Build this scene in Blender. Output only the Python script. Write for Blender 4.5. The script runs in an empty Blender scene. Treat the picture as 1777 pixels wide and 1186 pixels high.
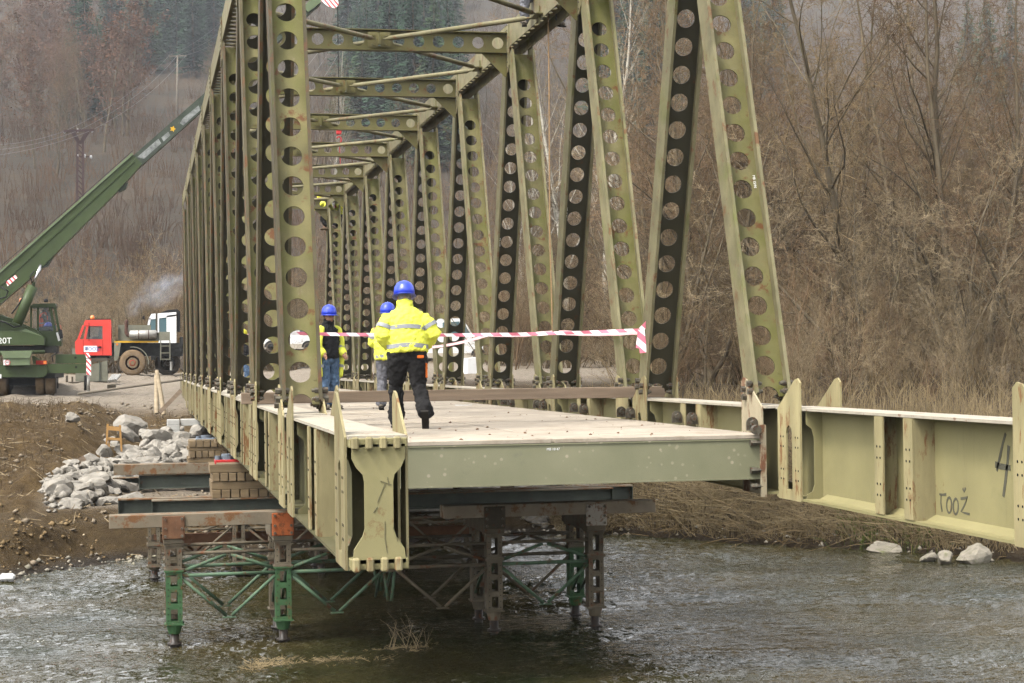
import bpy, math, random
import numpy as np
from mathutils import Vector, Matrix, noise as mnoise
R_ = math.radians
rng = np.random.default_rng(7)
random.seed(7)
scn = bpy.context.scene
COL = scn.collection

# ------------------------------------------------------------------ camera
ZC = 3.42                      # camera height above the river surface
FPX, W, H = 3100.0, 1777.0, 1186.0
YAW, PIT, ROLL = 0.203, 0.012, -0.013
_f = Vector((math.sin(YAW)*math.cos(PIT), math.cos(YAW)*math.cos(PIT), math.sin(PIT)))
_r = Vector((math.cos(YAW), -math.sin(YAW), 0)); _u = _r.cross(_f)
FWD = _f
RGT = _r*math.cos(ROLL) + _u*math.sin(ROLL)
UPV = _u*math.cos(ROLL) - _r*math.sin(ROLL)
cam = bpy.data.cameras.new('camera'); camo = bpy.data.objects.new('camera', cam); COL.objects.link(camo)
m = Matrix((RGT, UPV, -FWD)).transposed().to_4x4(); m.translation = (0, 0, ZC)
camo.matrix_world = m
cam.sensor_width = 36; cam.lens = FPX/W*36; cam.clip_start = 0.3; cam.clip_end = 4000
scn.camera = camo

# ------------------------------------------------------------------ world and sun
SUN_EL, SUN_AZ = R_(56), R_(-122)       # azimuth from +Y towards +X
world = bpy.data.worlds.new('World'); scn.world = world; world.use_nodes = True
nt = world.node_tree; nt.nodes.clear()
sky = nt.nodes.new('ShaderNodeTexSky'); sky.sky_type = 'NISHITA'; sky.sun_disc = False
sky.sun_elevation = SUN_EL; sky.sun_rotation = SUN_AZ; sky.air_density = 1.0; sky.dust_density = 4.0; sky.ozone_density = 1.0
hs = nt.nodes.new('ShaderNodeHueSaturation'); hs.inputs['Saturation'].default_value = 0.10
bg = nt.nodes.new('ShaderNodeBackground'); bg.inputs['Strength'].default_value = 0.15
wo = nt.nodes.new('ShaderNodeOutputWorld')
nt.links.new(sky.outputs[0], hs.inputs['Color']); nt.links.new(hs.outputs[0], bg.inputs['Color']); nt.links.new(bg.outputs[0], wo.inputs['Surface'])
sun = bpy.data.lights.new('sun', 'SUN'); sun.energy = 0.9; sun.angle = R_(11); sun.color = (1, 0.93, 0.82)
suno = bpy.data.objects.new('sun', sun); COL.objects.link(suno)
sd = Vector((math.sin(SUN_AZ)*math.cos(SUN_EL), math.cos(SUN_AZ)*math.cos(SUN_EL), math.sin(SUN_EL)))
suno.rotation_euler = sd.to_track_quat('Z', 'Y').to_euler()
scn.view_settings.view_transform = 'Standard'; scn.view_settings.look = 'None'
scn.view_settings.gamma = 1; scn.view_settings.exposure = 2.5
scn.cycles.use_denoising = True; scn.cycles.denoising_prefilter = 'NONE'
scn.cycles.use_adaptive_sampling = True; scn.cycles.adaptive_threshold = 0.02
scn.cycles.max_bounces = 5; scn.cycles.diffuse_bounces = 2; scn.cycles.glossy_bounces = 3; scn.cycles.volume_bounces = 0
scn.cycles.transparent_max_bounces = 8

# ------------------------------------------------------------------ projection helpers (survey of the site)
def ray(x, y): return FWD + RGT*((x-888.5)/FPX) - UPV*((y-593)/FPX)
C0 = Vector((0, 0, ZC))
def aty(x, y, Y): d = ray(x, y); return C0 + d*(Y/d.y)
def atz(x, y, z): d = ray(x, y); return C0 + d*((z-ZC)/d.z)
def atx(x, y, X): d = ray(x, y); return C0 + d*(X/d.x)
def project(p):
    q = Vector(p)-C0; d = q.dot(FWD)
    return 888.5+FPX*q.dot(RGT)/d, 593-FPX*q.dot(UPV)/d, d

# ------------------------------------------------------------------ materials
MATS = {}
def nodes(name):
    mt = bpy.data.materials.new(name); mt.use_nodes = True
    n = mt.node_tree.nodes; n.clear()
    out = n.new('ShaderNodeOutputMaterial'); b = n.new('ShaderNodeBsdfPrincipled')
    mt.node_tree.links.new(b.outputs[0], out.inputs['Surface'])
    return mt, n, mt.node_tree.links, b, out
def coords(n, l, rnd=True, scale=(1, 1, 1)):
    tc = n.new('ShaderNodeTexCoord'); mp = n.new('ShaderNodeMapping'); mp.inputs['Scale'].default_value = scale
    if rnd:
        oi = n.new('ShaderNodeObjectInfo'); mu = n.new('ShaderNodeMath'); mu.operation = 'MULTIPLY'; mu.inputs[1].default_value = 37.0
        l.new(oi.outputs['Random'], mu.inputs[0]); ad = n.new('ShaderNodeVectorMath'); ad.operation = 'ADD'
        l.new(tc.outputs['Object'], ad.inputs[0]); l.new(mu.outputs[0], ad.inputs[1]); l.new(ad.outputs[0], mp.inputs['Vector'])
    else: l.new(tc.outputs['Object'], mp.inputs['Vector'])
    return mp.outputs[0]
def tnoise(n, l, vec, scale, detail=5, rough=0.6):
    t = n.new('ShaderNodeTexNoise'); t.inputs['Scale'].default_value = scale; t.inputs['Detail'].default_value = detail
    t.inputs['Roughness'].default_value = rough; l.new(vec, t.inputs['Vector']); return t.outputs['Fac']
def ramp(n, l, fac, stops):
    r = n.new('ShaderNodeValToRGB'); e = r.color_ramp.elements
    while len(e) < len(stops): e.new(0.5)
    for i, (p, c) in enumerate(stops):
        e[i].position = p; e[i].color = (*c, 1) if len(c) == 3 else c
    l.new(fac, r.inputs[0]); return r.outputs['Color']
def mix(n, l, fac, a, b):
    x = n.new('ShaderNodeMix'); x.data_type = 'RGBA'
    if hasattr(fac, 'links'): l.new(fac, x.inputs[0])
    else: x.inputs[0].default_value = fac
    for v, i in ((a, 6), (b, 7)):
        if hasattr(v, 'links'): l.new(v, x.inputs[i])
        else: x.inputs[i].default_value = (*v, 1)
    return x.outputs[2]
def bump(n, l, b, h, strength=0.3, dist=0.01):
    bp = n.new('ShaderNodeBump'); bp.inputs['Strength'].default_value = strength; bp.inputs['Distance'].default_value = dist
    l.new(h, bp.inputs['Height']); l.new(bp.outputs[0], b.inputs['Normal'])
ALB = 0.42   # albedo level of the weathered materials
BRIGHT = ('white vehicle paint', 'white lettering', 'fluorescent yellow cloth', 'fluorescent orange cloth', 'red cab paint', 'blue plastic helmet', 'white barrier concrete')
def sc(c, k): return tuple(min(1, x*k) for x in c)
def mat(name, col, rough=0.6, metal=0.0, var=0.25, scale=4.0, rust=0.0, moss=0.0, dirt=0.0, bmp=0.15, stretch=(1, 1, 1), spec=0.12,
        rustc=(0.16, 0.055, 0.02), dirtc=(0.30, 0.25, 0.18), mossc=(0.13, 0.15, 0.025), streak=0.0, streakc=(0.13, 0.085, 0.04), orand=None):
    if name in MATS: return MATS[name]
    k_ = 0.56 if name in BRIGHT else ALB
    col, rustc, dirtc, mossc, streakc = (sc(q_, k_) for q_ in (col, rustc, dirtc, mossc, streakc))
    mt, n, l, b, out = nodes(name)
    v = coords(n, l, True, stretch)
    a = tnoise(n, l, v, scale)
    c = ramp(n, l, a, [(0.28, sc(col, 1-var)), (0.72, sc(col, 1+var))])
    if moss:
        f = ramp(n, l, tnoise(n, l, v, scale*0.55, 6, 0.65), [(0.62-moss*0.3, (0, 0, 0)), (0.80-moss*0.2, (0.85, 0.85, 0.85))])
        c = mix(n, l, f, c, mossc)
    if dirt:
        f = ramp(n, l, tnoise(n, l, v, scale*2.3, 8, 0.7), [(0.66-dirt*0.3, (0, 0, 0)), (0.80-dirt*0.2, (0.8, 0.8, 0.8))])
        c = mix(n, l, f, c, dirtc)
    if rust:
        f = ramp(n, l, tnoise(n, l, v, scale*1.6, 9, 0.72), [(0.635-rust*0.34, (0, 0, 0)), (0.70-rust*0.34, (0.9, 0.9, 0.9))])
        c = mix(n, l, f, c, rustc)
    if streak:
        v2 = coords(n, l, True, (7, 7, 0.45))
        f = ramp(n, l, tnoise(n, l, v2, 1.6, 6, 0.7), [(0.66-streak*0.3, (0, 0, 0)), (0.86-streak*0.2, (0.75, 0.75, 0.75))])
        c = mix(n, l, f, c, streakc)
        oi = n.new('ShaderNodeObjectInfo'); mr = n.new('ShaderNodeMapRange'); mr.inputs['To Min'].default_value = 0.80; mr.inputs['To Max'].default_value = 1.12; l.new(oi.outputs['Random'], mr.inputs[0])
        hv = n.new('ShaderNodeHueSaturation'); l.new(c, hv.inputs['Color']); l.new(mr.outputs[0], hv.inputs['Value']); c = hv.outputs[0]
    if orand:
        oi = n.new('ShaderNodeObjectInfo'); mr = n.new('ShaderNodeMapRange'); mr.inputs['To Min'].default_value = orand[0]; mr.inputs['To Max'].default_value = orand[1]; l.new(oi.outputs['Random'], mr.inputs[0])
        hv = n.new('ShaderNodeHueSaturation'); l.new(c, hv.inputs['Color']); l.new(mr.outputs[0], hv.inputs['Value']); c = hv.outputs[0]
    l.new(c, b.inputs['Base Color'])
    b.inputs['Roughness'].default_value = rough; b.inputs['Metallic'].default_value = metal
    b.inputs['Specular IOR Level'].default_value = 0.0 if rough > 0.93 else spec
    if bmp: bump(n, l, b, tnoise(n, l, v, scale*9, 6), bmp, 0.01)
    MATS[name] = mt; return mt

KHAKI = (0.175, 0.155, 0.062)
M = dict(
 steel=mat('khaki steel paint', KHAKI, 0.55, var=0.2, scale=2.2, rust=0.14, moss=0.35, dirt=0.12, bmp=0.08, mossc=(0.14, 0.14, 0.035), streak=0.3),
 diag=mat('weathered khaki paint', (0.205, 0.182, 0.078), 0.6, var=0.34, scale=2.6, rust=0.19, moss=0.62, dirt=0.18, bmp=0.1, mossc=(0.14, 0.145, 0.03), streak=0.3),
 flange=mat('pale khaki paint', (0.215, 0.192, 0.105), 0.6, var=0.3, scale=3, rust=0.24, moss=0.25, dirt=0.2, bmp=0.1, streak=0.35, rustc=(0.17, 0.08, 0.035)),
 girder=mat('tan girder paint', (0.322, 0.287, 0.138), 0.55, var=0.12, scale=1.3, rust=0.075, moss=0.16, dirt=0.12, bmp=0.06, mossc=(0.22, 0.21, 0.10), streak=0.24, streakc=(0.19, 0.155, 0.085), rustc=(0.2, 0.095, 0.035)),
 top=mat('sky brightened dusty flange top', (0.43, 0.385, 0.30), 0.75, var=0.15, scale=5, rust=0.12, dirt=0.35, bmp=0.15, dirtc=(0.5, 0.46, 0.4)),  # whitish tone: skylight on the flange tops put into the dusty colour
 edge=mat('rust streaked edge paint', (0.34, 0.292, 0.152), 0.65, var=0.25, scale=5, rust=0.27, dirt=0.1, bmp=0.15, stretch=(1, 1, 0.25), rustc=(0.2, 0.085, 0.03), streak=0.25),
 rusty=mat('flaking rusty paint', (0.42, 0.36, 0.24), 0.75, var=0.2, scale=3.2, rust=0.42, bmp=0.3, stretch=(1, 1, 0.4), rustc=(0.17, 0.06, 0.025)),
 bolt=mat('dirty bolt steel', (0.17, 0.155, 0.12), 0.45, 0.6, var=0.4, scale=20, rust=0.3, bmp=0.2),
 deckm=None,
 olive=mat('shade darkened olive paint', (0.066, 0.06, 0.036), 0.5, var=0.08, scale=2.0, rust=0.06, dirt=0.04, bmp=0.05),  # underside shade of the down-facing webs carried by a darker coat
 flanged=mat('shaded rusty flange paint', (0.105, 0.088, 0.048), 0.65, var=0.35, scale=3, rust=0.3, moss=0.2, dirt=0.12, bmp=0.1, streak=0.3, rustc=(0.15, 0.07, 0.032)),  # left truss flanges: their shade painted in as a darker, rusty copy
 girdero=mat('shaded left girder paint', (0.115, 0.105, 0.05), 0.6, var=0.25, scale=1.6, rust=0.08, moss=0.35, dirt=0.1, bmp=0.06, mossc=(0.19, 0.18, 0.08), streak=0.25, streakc=(0.09, 0.065, 0.035)),  # left lower chord: shaded look put into a darker girder colour
 hole=mat('hole dark', (0.012, 0.012, 0.010), 0.9, var=0.1, bmp=0),
 dust=mat('dusty concrete deck', (0.44, 0.38, 0.30), 0.9, var=0.2, scale=1.1, dirt=0.52, bmp=0.5, dirtc=(0.24, 0.185, 0.125)),
 splashbase=mat('mud splashed paint', (0.255, 0.25, 0.155), 0.6, var=0.08, scale=1.4, dirt=0.0, bmp=0.05),
 timber=mat('old sawn timber', (0.215, 0.155, 0.088), 0.85, var=0.35, scale=3, dirt=0.15, bmp=0.4, stretch=(0.35, 3, 3)),
 plank=mat('grey brown plank', (0.27, 0.20, 0.14), 0.85, var=0.3, scale=2.5, dirt=0.1, bmp=0.4, stretch=(0.3, 5, 5)),
 board=mat('pale board', (0.45, 0.36, 0.24), 0.8, var=0.25, scale=3, bmp=0.3, stretch=(0.6, 0.6, 4)),
 beech=mat('varnished beech', (0.52, 0.29, 0.10), 0.5, var=0.2, scale=6, bmp=0.1),
 dbeam=mat('grey green beam paint', (0.085, 0.095, 0.075), 0.6, var=0.3, scale=3, rust=0.1, dirt=0.2, bmp=0.15, stretch=(1, 1, 1), dirtc=(0.2, 0.19, 0.15)),
 rbeam=mat('rusty mud coated beam', (0.22, 0.18, 0.125), 0.8, var=0.25, scale=3, rust=0.4, dirt=0.2, bmp=0.3, rustc=(0.19, 0.085, 0.03)),
 rbeam_lit=mat('sky lightened rusty beam', (0.40, 0.33, 0.24), 0.8, var=0.25, scale=3, rust=0.3, dirt=0.2, bmp=0.3, rustc=(0.24, 0.11, 0.04)),  # right beam: skylight lost under the deck painted in as a paler tone
 rplate=mat('rust plate', (0.17, 0.085, 0.045), 0.85, var=0.3, scale=7, dirt=0.2, bmp=0.3),
 oplate=mat('orange primer plate', (0.40, 0.11, 0.035), 0.7, var=0.25, scale=6, rust=0.35, bmp=0.2),
 wplate=mat('white rusty plate', (0.55, 0.5, 0.42), 0.7, var=0.1, scale=6, rust=0.45, bmp=0.2, rustc=(0.25, 0.11, 0.04)),
 dplate=mat('dark brown plate', (0.10, 0.085, 0.06), 0.8, var=0.3, scale=6, rust=0.2, bmp=0.2),
 dcol=mat('dark grime steel', (0.15, 0.125, 0.085), 0.75, var=0.35, scale=5, rust=0.25, dirt=0.2, bmp=0.3, dirtc=(0.2, 0.17, 0.12)),
 gcol=mat('worn green paint', (0.052, 0.122, 0.05), 0.55, var=0.3, scale=5, rust=0.22, dirt=0.15, bmp=0.15, dirtc=(0.17, 0.17, 0.12)),
 gbrace=mat('faded green tube paint', (0.10, 0.165, 0.10), 0.55, var=0.3, scale=6, rust=0.25, bmp=0.15),
 pipe=mat('wet black pipe', (0.045, 0.038, 0.032), 0.35, var=0.4, scale=8, rust=0.2, bmp=0.2),
 crane=mat('military green paint', (0.062, 0.088, 0.034), 0.45, var=0.15, scale=2, dirt=0.12, bmp=0.05, dirtc=(0.2, 0.19, 0.13)),
 craned=mat('worn boom paint', (0.06, 0.075, 0.055), 0.5, var=0.3, scale=4, dirt=0.15, bmp=0.1),
 cranel=mat('pale dusty green paint', (0.17, 0.22, 0.12), 0.6, var=0.15, scale=3, dirt=0.2, bmp=0.1),
 smear=mat('grease smear', (0.26, 0.27, 0.26), 0.6, var=0.5, scale=6, bmp=0.2),
 rubber=mat('dusty rubber', (0.13, 0.105, 0.08), 0.9, var=0.3, scale=6, bmp=0.4),
 mudr=mat('mud caked tyre', (0.225, 0.16, 0.098), 0.95, var=0.25, scale=6, bmp=0.5),
 black=mat('black paint', (0.015, 0.015, 0.016), 0.5, var=0.3, bmp=0.05),
 under=mat('dark chassis', (0.025, 0.025, 0.023), 0.7, var=0.4, dirt=0.15, bmp=0.1),
 red=mat('red cab paint', (0.62, 0.035, 0.02), 0.3, var=0.08, scale=3, dirt=0.06, bmp=0.02, spec=0.5),
 redhub=mat('dull red hub', (0.4, 0.035, 0.025), 0.5, var=0.2, scale=8, bmp=0.1),
 white=mat('white vehicle paint', (0.78, 0.78, 0.76), 0.35, var=0.04, scale=2, dirt=0.05, bmp=0.02, spec=0.5, dirtc=(0.5, 0.45, 0.36)),
 mudw=mat('muddy white paint', (0.62, 0.55, 0.44), 0.6, var=0.15, scale=3, dirt=0.3, bmp=0.05),
 grey=mat('grey olive sheet', (0.22, 0.215, 0.16), 0.6, var=0.2, scale=4, dirt=0.25, bmp=0.1),
 alu=mat('dull aluminium', (0.5, 0.48, 0.43), 0.4, 0.6, var=0.25, scale=5, rust=0.12, bmp=0.1),
 chrome=mat('chrome rod', (0.75, 0.75, 0.75), 0.15, 1.0, var=0.05, bmp=0),
 exh=mat('burnt pipe', (0.10, 0.05, 0.035), 0.7, var=0.4, scale=8, bmp=0.2),
 yellow=mat('yellow trim', (0.72, 0.42, 0.03), 0.5, var=0.1, bmp=0.02),
 orange=mat('amber beacon', (0.85, 0.22, 0.01), 0.25, var=0.05, bmp=0, spec=0.6),
 lampred=mat('tail lamp red', (0.28, 0.02, 0.015), 0.25, var=0.05, bmp=0),
 blue=mat('blue print', (0.02, 0.13, 0.55), 0.5, var=0.05, bmp=0),
 letter=mat('white lettering', (0.8, 0.8, 0.78), 0.6, var=0.05, bmp=0),
 graff=mat('grey brush paint', (0.105, 0.10, 0.07), 0.7, var=0.3, scale=9, bmp=0.05),
 signred=mat('red print', (0.55, 0.04, 0.04), 0.5, var=0.1, bmp=0),
 conc=mat('pale concrete', (0.55, 0.54, 0.50), 0.9, var=0.1, scale=3, dirt=0.15, bmp=0.3, dirtc=(0.38, 0.36, 0.31)),
 jackb=mat('blue grey jack', (0.18, 0.21, 0.25), 0.5, var=0.2, scale=9, rust=0.2, bmp=0.1),
 jackr=mat('red jack', (0.5, 0.03, 0.03), 0.45, var=0.2, scale=8, dirt=0.1, bmp=0.1),
 hivis=mat('fluorescent yellow cloth', (0.83, 0.86, 0.10), 0.85, var=0.07, scale=5, dirt=0.12, bmp=0.6, spec=0.15, dirtc=(0.42, 0.42, 0.10)),
 hviso=mat('fluorescent orange cloth', (0.85, 0.10, 0.03), 0.85, var=0.08, scale=5, bmp=0.5, spec=0.15),
 retro=mat('grey reflective tape', (0.36, 0.37, 0.38), 0.5, var=0.1, scale=8, bmp=0.1),
 trous=mat('black work cloth', (0.017, 0.016, 0.016), 0.9, var=0.35, scale=5, dirt=0.08, bmp=0.7, spec=0.15, dirtc=(0.06, 0.055, 0.045)),
 jackt=mat('black jacket cloth', (0.014, 0.014, 0.016), 0.85, var=0.3, scale=6, bmp=0.6, spec=0.2),
 jeans=mat('faded denim', (0.13, 0.21, 0.34), 0.9, var=0.4, scale=6, bmp=0.6, spec=0.1, stretch=(1, 1, 0.6)),
 gtrous=mat('grey work cloth', (0.19, 0.19, 0.21), 0.9, var=0.2, scale=6, bmp=0.6, spec=0.1),
 opatch=mat('orange patch', (0.75, 0.16, 0.02), 0.85, var=0.08, bmp=0.3),
 helmet=mat('blue plastic helmet', (0.018, 0.055, 0.62), 0.32, var=0.05, bmp=0.01, spec=0.5),
 helmy=mat('yellow plastic helmet', (0.8, 0.75, 0.06), 0.35, var=0.05, bmp=0.01),
 skin=mat('skin', (0.52, 0.28, 0.19), 0.55, var=0.08, scale=12, bmp=0.05),
 hairg=mat('grey hair', (0.3, 0.29, 0.27), 0.8, var=0.3, scale=40, bmp=0.5),
 haird=mat('dark hair', (0.02, 0.015, 0.012), 0.7, var=0.3, scale=40, bmp=0.5),
 boot=mat('worn leather boot', (0.22, 0.19, 0.15), 0.85, var=0.35, scale=9, dirt=0.2, bmp=0.4),
 sole=mat('boot sole', (0.035, 0.03, 0.025), 0.9, var=0.3, bmp=0.3),
 wood=mat('grey weathered pole', (0.20, 0.17, 0.13), 0.9, var=0.2, scale=3, bmp=0.3),
 rustlat=mat('rusty lattice steel', (0.06, 0.03, 0.026), 0.8, var=0.25, scale=2, bmp=0.2),
 wire=mat('grey wire', (0.26, 0.26, 0.27), 0.5, var=0.1, bmp=0),
 porc=mat('porcelain', (0.5, 0.5, 0.5), 0.3, var=0.1, bmp=0),
 rope=mat('hemp rope', (0.40, 0.26, 0.14), 0.9, var=0.2, scale=20, bmp=0.2),
 rock=mat('pale broken limestone', (0.30, 0.275, 0.235), 0.9, var=0.35, scale=1.6, dirt=0.42, bmp=0.6, dirtc=(0.33, 0.27, 0.19)),
 rockb=mat('weathered river stone', (0.29, 0.26, 0.205), 0.9, var=0.3, scale=2.2, dirt=0.2, moss=0.2, bmp=0.5, dirtc=(0.22, 0.18, 0.12)),
 clod=mat('earth clod', (0.20, 0.142, 0.076), 0.95, var=0.45, scale=1.5, bmp=0.5),
 gravel=mat('gravel stone', (0.26, 0.21, 0.15), 0.95, var=0.35, scale=1.2, bmp=0.3),
 bark=mat('grey brown bark', (0.15, 0.12, 0.08), 0.95, var=0.35, scale=4, moss=0.15, bmp=0.6, mossc=(0.12, 0.11, 0.05), stretch=(1, 1, 0.35)),
 birch=mat('pale bark', (0.40, 0.37, 0.30), 0.9, var=0.3, scale=3, dirt=0.2, bmp=0.3, dirtc=(0.10, 0.08, 0.06), stretch=(1, 1, 2.5)),
 twig=mat('bare twig', (0.205, 0.150, 0.084), 0.95, var=0.65, scale=2.5, bmp=0, orand=(0.55, 1.35)),
 twigr=mat('reddish twig', (0.225, 0.150, 0.088), 0.95, var=0.6, scale=2.5, bmp=0, orand=(0.6, 1.3)),
 twigd=mat('dark twig', (0.12, 0.087, 0.053), 0.95, var=0.5, scale=2.5, bmp=0, orand=(0.6, 1.3)),
 twigp=mat('pale twig', (0.34, 0.265, 0.165), 0.95, var=0.4, scale=2.5, bmp=0, orand=(0.7, 1.25)),
 leafb=mat('dead beech leaf', (0.15, 0.077, 0.045), 0.9, var=0.35, scale=0.4, bmp=0),
 needle=mat('spruce needles', (0.024, 0.056, 0.028), 0.9, var=0.45, scale=0.35, bmp=0),
 needl2=mat('pine needles', (0.050, 0.082, 0.036), 0.9, var=0.45, scale=0.35, bmp=0),
 grass=mat('dry reed grass', (0.33, 0.255, 0.145), 0.95, var=0.35, scale=1.0, bmp=0),
 grassg=mat('green grass', (0.12, 0.17, 0.035), 0.95, var=0.4, scale=2.0, bmp=0),
 scrub=mat('hill scrub twig', (0.125, 0.08, 0.05), 0.95, var=0.45, scale=0.05, bmp=0),
 barrier=mat('white barrier concrete', (0.66, 0.66, 0.65), 0.8, var=0.06, scale=3, dirt=0.08, bmp=0.1),
)
def glass(name, tint=(0.02, 0.025, 0.025), alpha=0.55):
    mt, n, l, b, out = nodes(name)
    b.inputs['Base Color'].default_value = (*tint, 1); b.inputs['Roughness'].default_value = 0.05
    b.inputs['Alpha'].default_value = alpha; b.inputs['IOR'].default_value = 1.45
    MATS[name] = mt; return mt
M['glass'] = glass('vehicle glass', (0.12, 0.13, 0.13), 0.22)
M['glassd'] = glass('dark vehicle glass', (0.03, 0.035, 0.04), 0.9)
M['glassv'] = glass('van glass', (0.05, 0.09, 0.10), 0.85)
def stripes(name, c1, c2, scale, vec_scale=(1, 1, 1), rot=(0, 0, 0), soft=False):
    mt, n, l, b, out = nodes(name)
    tc = n.new('ShaderNodeTexCoord'); mp = n.new('ShaderNodeMapping'); mp.inputs['Rotation'].default_value = rot; mp.inputs['Scale'].default_value = vec_scale
    l.new(tc.outputs['Object'], mp.inputs['Vector'])
    w = n.new('ShaderNodeTexWave'); w.wave_type = 'BANDS'; w.bands_direction = 'X'; w.inputs['Scale'].default_value = scale; l.new(mp.outputs[0], w.inputs['Vector'])
    c = ramp(n, l, w.outputs['Fac'], [(0.48, c1), (0.52, c2)])
    l.new(c, b.inputs['Base Color']); b.inputs['Roughness'].default_value = 0.5
    MATS[name] = mt; return mt
M['tape'] = stripes('red white tape print', (0.47, 0.12, 0.17), (0.70, 0.66, 0.66), 2.0, rot=(0, R_(50), 0))
M['tape2'] = stripes('red white chequer tape print', (0.45, 0.04, 0.05), (0.68, 0.66, 0.66), 5.0, vec_scale=(0.4, 1, 0.6), rot=(0, 0, R_(90)))
M['warn'] = stripes('red white warning stripes', (0.35, 0.03, 0.035), (0.6, 0.6, 0.58), 2.3, rot=(0, R_(40), 0))

# mud splash on the end floor beam: pale spots with a shape of their own
def splash_mat():
    mt, n, l, b, out = nodes('mud splashed end beam paint')
    v = coords(n, l, False)
    base = ramp(n, l, tnoise(n, l, v, 1.1), [(0.3, (0.09126, 0.09126, 0.05519)), (0.7, (0.1209, 0.1167, 0.07428))])
    vo = n.new('ShaderNodeTexVoronoi'); vo.inputs['Scale'].default_value = 11; l.new(v, vo.inputs['Vector'])
    dots = ramp(n, l, vo.outputs['Distance'], [(0.14, (1, 1, 1)), (0.24, (0, 0, 0))])
    msk = ramp(n, l, tnoise(n, l, v, 2.2, 5), [(0.46, (0, 0, 0)), (0.60, (0.85, 0.85, 0.85))])
    mm = n.new('ShaderNodeMath'); mm.operation = 'MULTIPLY'; l.new(dots, mm.inputs[0]); l.new(msk, mm.inputs[1])
    c = mix(n, l, mm.outputs[0], base, (0.2037, 0.1783, 0.1316))
    f2 = ramp(n, l, tnoise(n, l, v, 3.5, 8, 0.7), [(0.60, (0, 0, 0)), (0.75, (0.6, 0.6, 0.6))])
    c = mix(n, l, f2, c, (0.06367, 0.06579, 0.05306))
    l.new(c, b.inputs['Base Color']); b.inputs['Roughness'].default_value = 0.55; b.inputs['Specular IOR Level'].default_value = 0.12
    return mt
M['splash'] = splash_mat()

def ground_mat():
    mt, n, l, b, out = nodes('riverbank soil')
    tc = n.new('ShaderNodeTexCoord'); v = tc.outputs['Object']
    a = tnoise(n, l, v, 0.35, 8, 0.65); f = tnoise(n, l, v, 3.5, 8, 0.75)
    soil = ramp(n, l, f, [(0.25, (0.01994, 0.01226, 0.004954)), (0.5, (0.05221, 0.03336, 0.01362)), (0.75, (0.0997, 0.06866, 0.03138))])
    dust = ramp(n, l, f, [(0.3, (0.1061, 0.08701, 0.06367)), (0.7, (0.1698, 0.1444, 0.1146))])
    at = n.new('ShaderNodeAttribute'); at.attribute_name = 'cover'
    sp = n.new('ShaderNodeSeparateColor'); l.new(at.outputs['Color'], sp.inputs[0])
    c = mix(n, l, sp.outputs[0], soil, dust)
    mud = ramp(n, l, f, [(0.3, (0.02444, 0.01566, 0.006883)), (0.7, (0.06742, 0.04615, 0.02163))])
    c = mix(n, l, sp.outputs[1], c, mud)
    scr = ramp(n, l, tnoise(n, l, v, 0.09, 9, 0.75), [(0.3, (0.01079, 0.009441, 0.006292)), (0.5, (0.02337, 0.01708, 0.01079)), (0.72, (0.0382, 0.02651, 0.01483))])
    c = mix(n, l, sp.outputs[2], c, scr)
    sx = n.new('ShaderNodeSeparateXYZ'); l.new(v, sx.inputs[0])
    wet = ramp(n, l, sx.outputs[2], [(0.03, (1, 1, 1)), (0.17, (0, 0, 0))])
    c = mix(n, l, wet, c, (0.01675, 0.01218, 0.007612)); ro = n.new('ShaderNodeMapRange'); ro.inputs['To Min'].default_value = 0.95; ro.inputs['To Max'].default_value = 0.35; l.new(wet, ro.inputs[0]); l.new(ro.outputs[0], b.inputs['Roughness'])
    l.new(c, b.inputs['Base Color'])
    b.inputs['Specular IOR Level'].default_value = 0.1
    bump(n, l, b, tnoise(n, l, v, 7, 8, 0.8), 1.0, 0.13)
    return mt
M['ground'] = ground_mat()
def water_mat():
    mt, n, l, b, out = nodes('river water')
    tc = n.new('ShaderNodeTexCoord'); mp = n.new('ShaderNodeMapping'); mp.inputs['Scale'].default_value = (0.55, 1.0, 1); l.new(tc.outputs['Object'], mp.inputs['Vector'])
    c = ramp(n, l, tnoise(n, l, tc.outputs['Object'], 0.35, 4), [(0.3, (0.008, 0.010, 0.004)), (0.7, (0.024, 0.019, 0.008))])
    l.new(c, b.inputs['Base Color']); b.inputs['Roughness'].default_value = 0.03; b.inputs['IOR'].default_value = 1.33
    n1 = tnoise(n, l, mp.outputs[0], 9, 3, 0.55); n2 = tnoise(n, l, mp.outputs[0], 19, 2, 0.5); ad = n.new('ShaderNodeMath'); ad.operation = 'MULTIPLY_ADD'; ad.inputs[1].default_value = 0.45; l.new(n2, ad.inputs[0]); l.new(n1, ad.inputs[2])
    pt = ramp(n, l, tnoise(n, l, tc.outputs['Object'], 0.8, 4, 0.6), [(0.36, (0.25, 0.25, 0.25)), (0.6, (1, 1, 1))]); mu = n.new('ShaderNodeMath'); mu.operation = 'MULTIPLY'; l.new(ad.outputs[0], mu.inputs[0]); l.new(pt, mu.inputs[1])
    bump(n, l, b, mu.outputs[0], 1.0, 0.078)
    return mt
M['water'] = water_mat()

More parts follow.
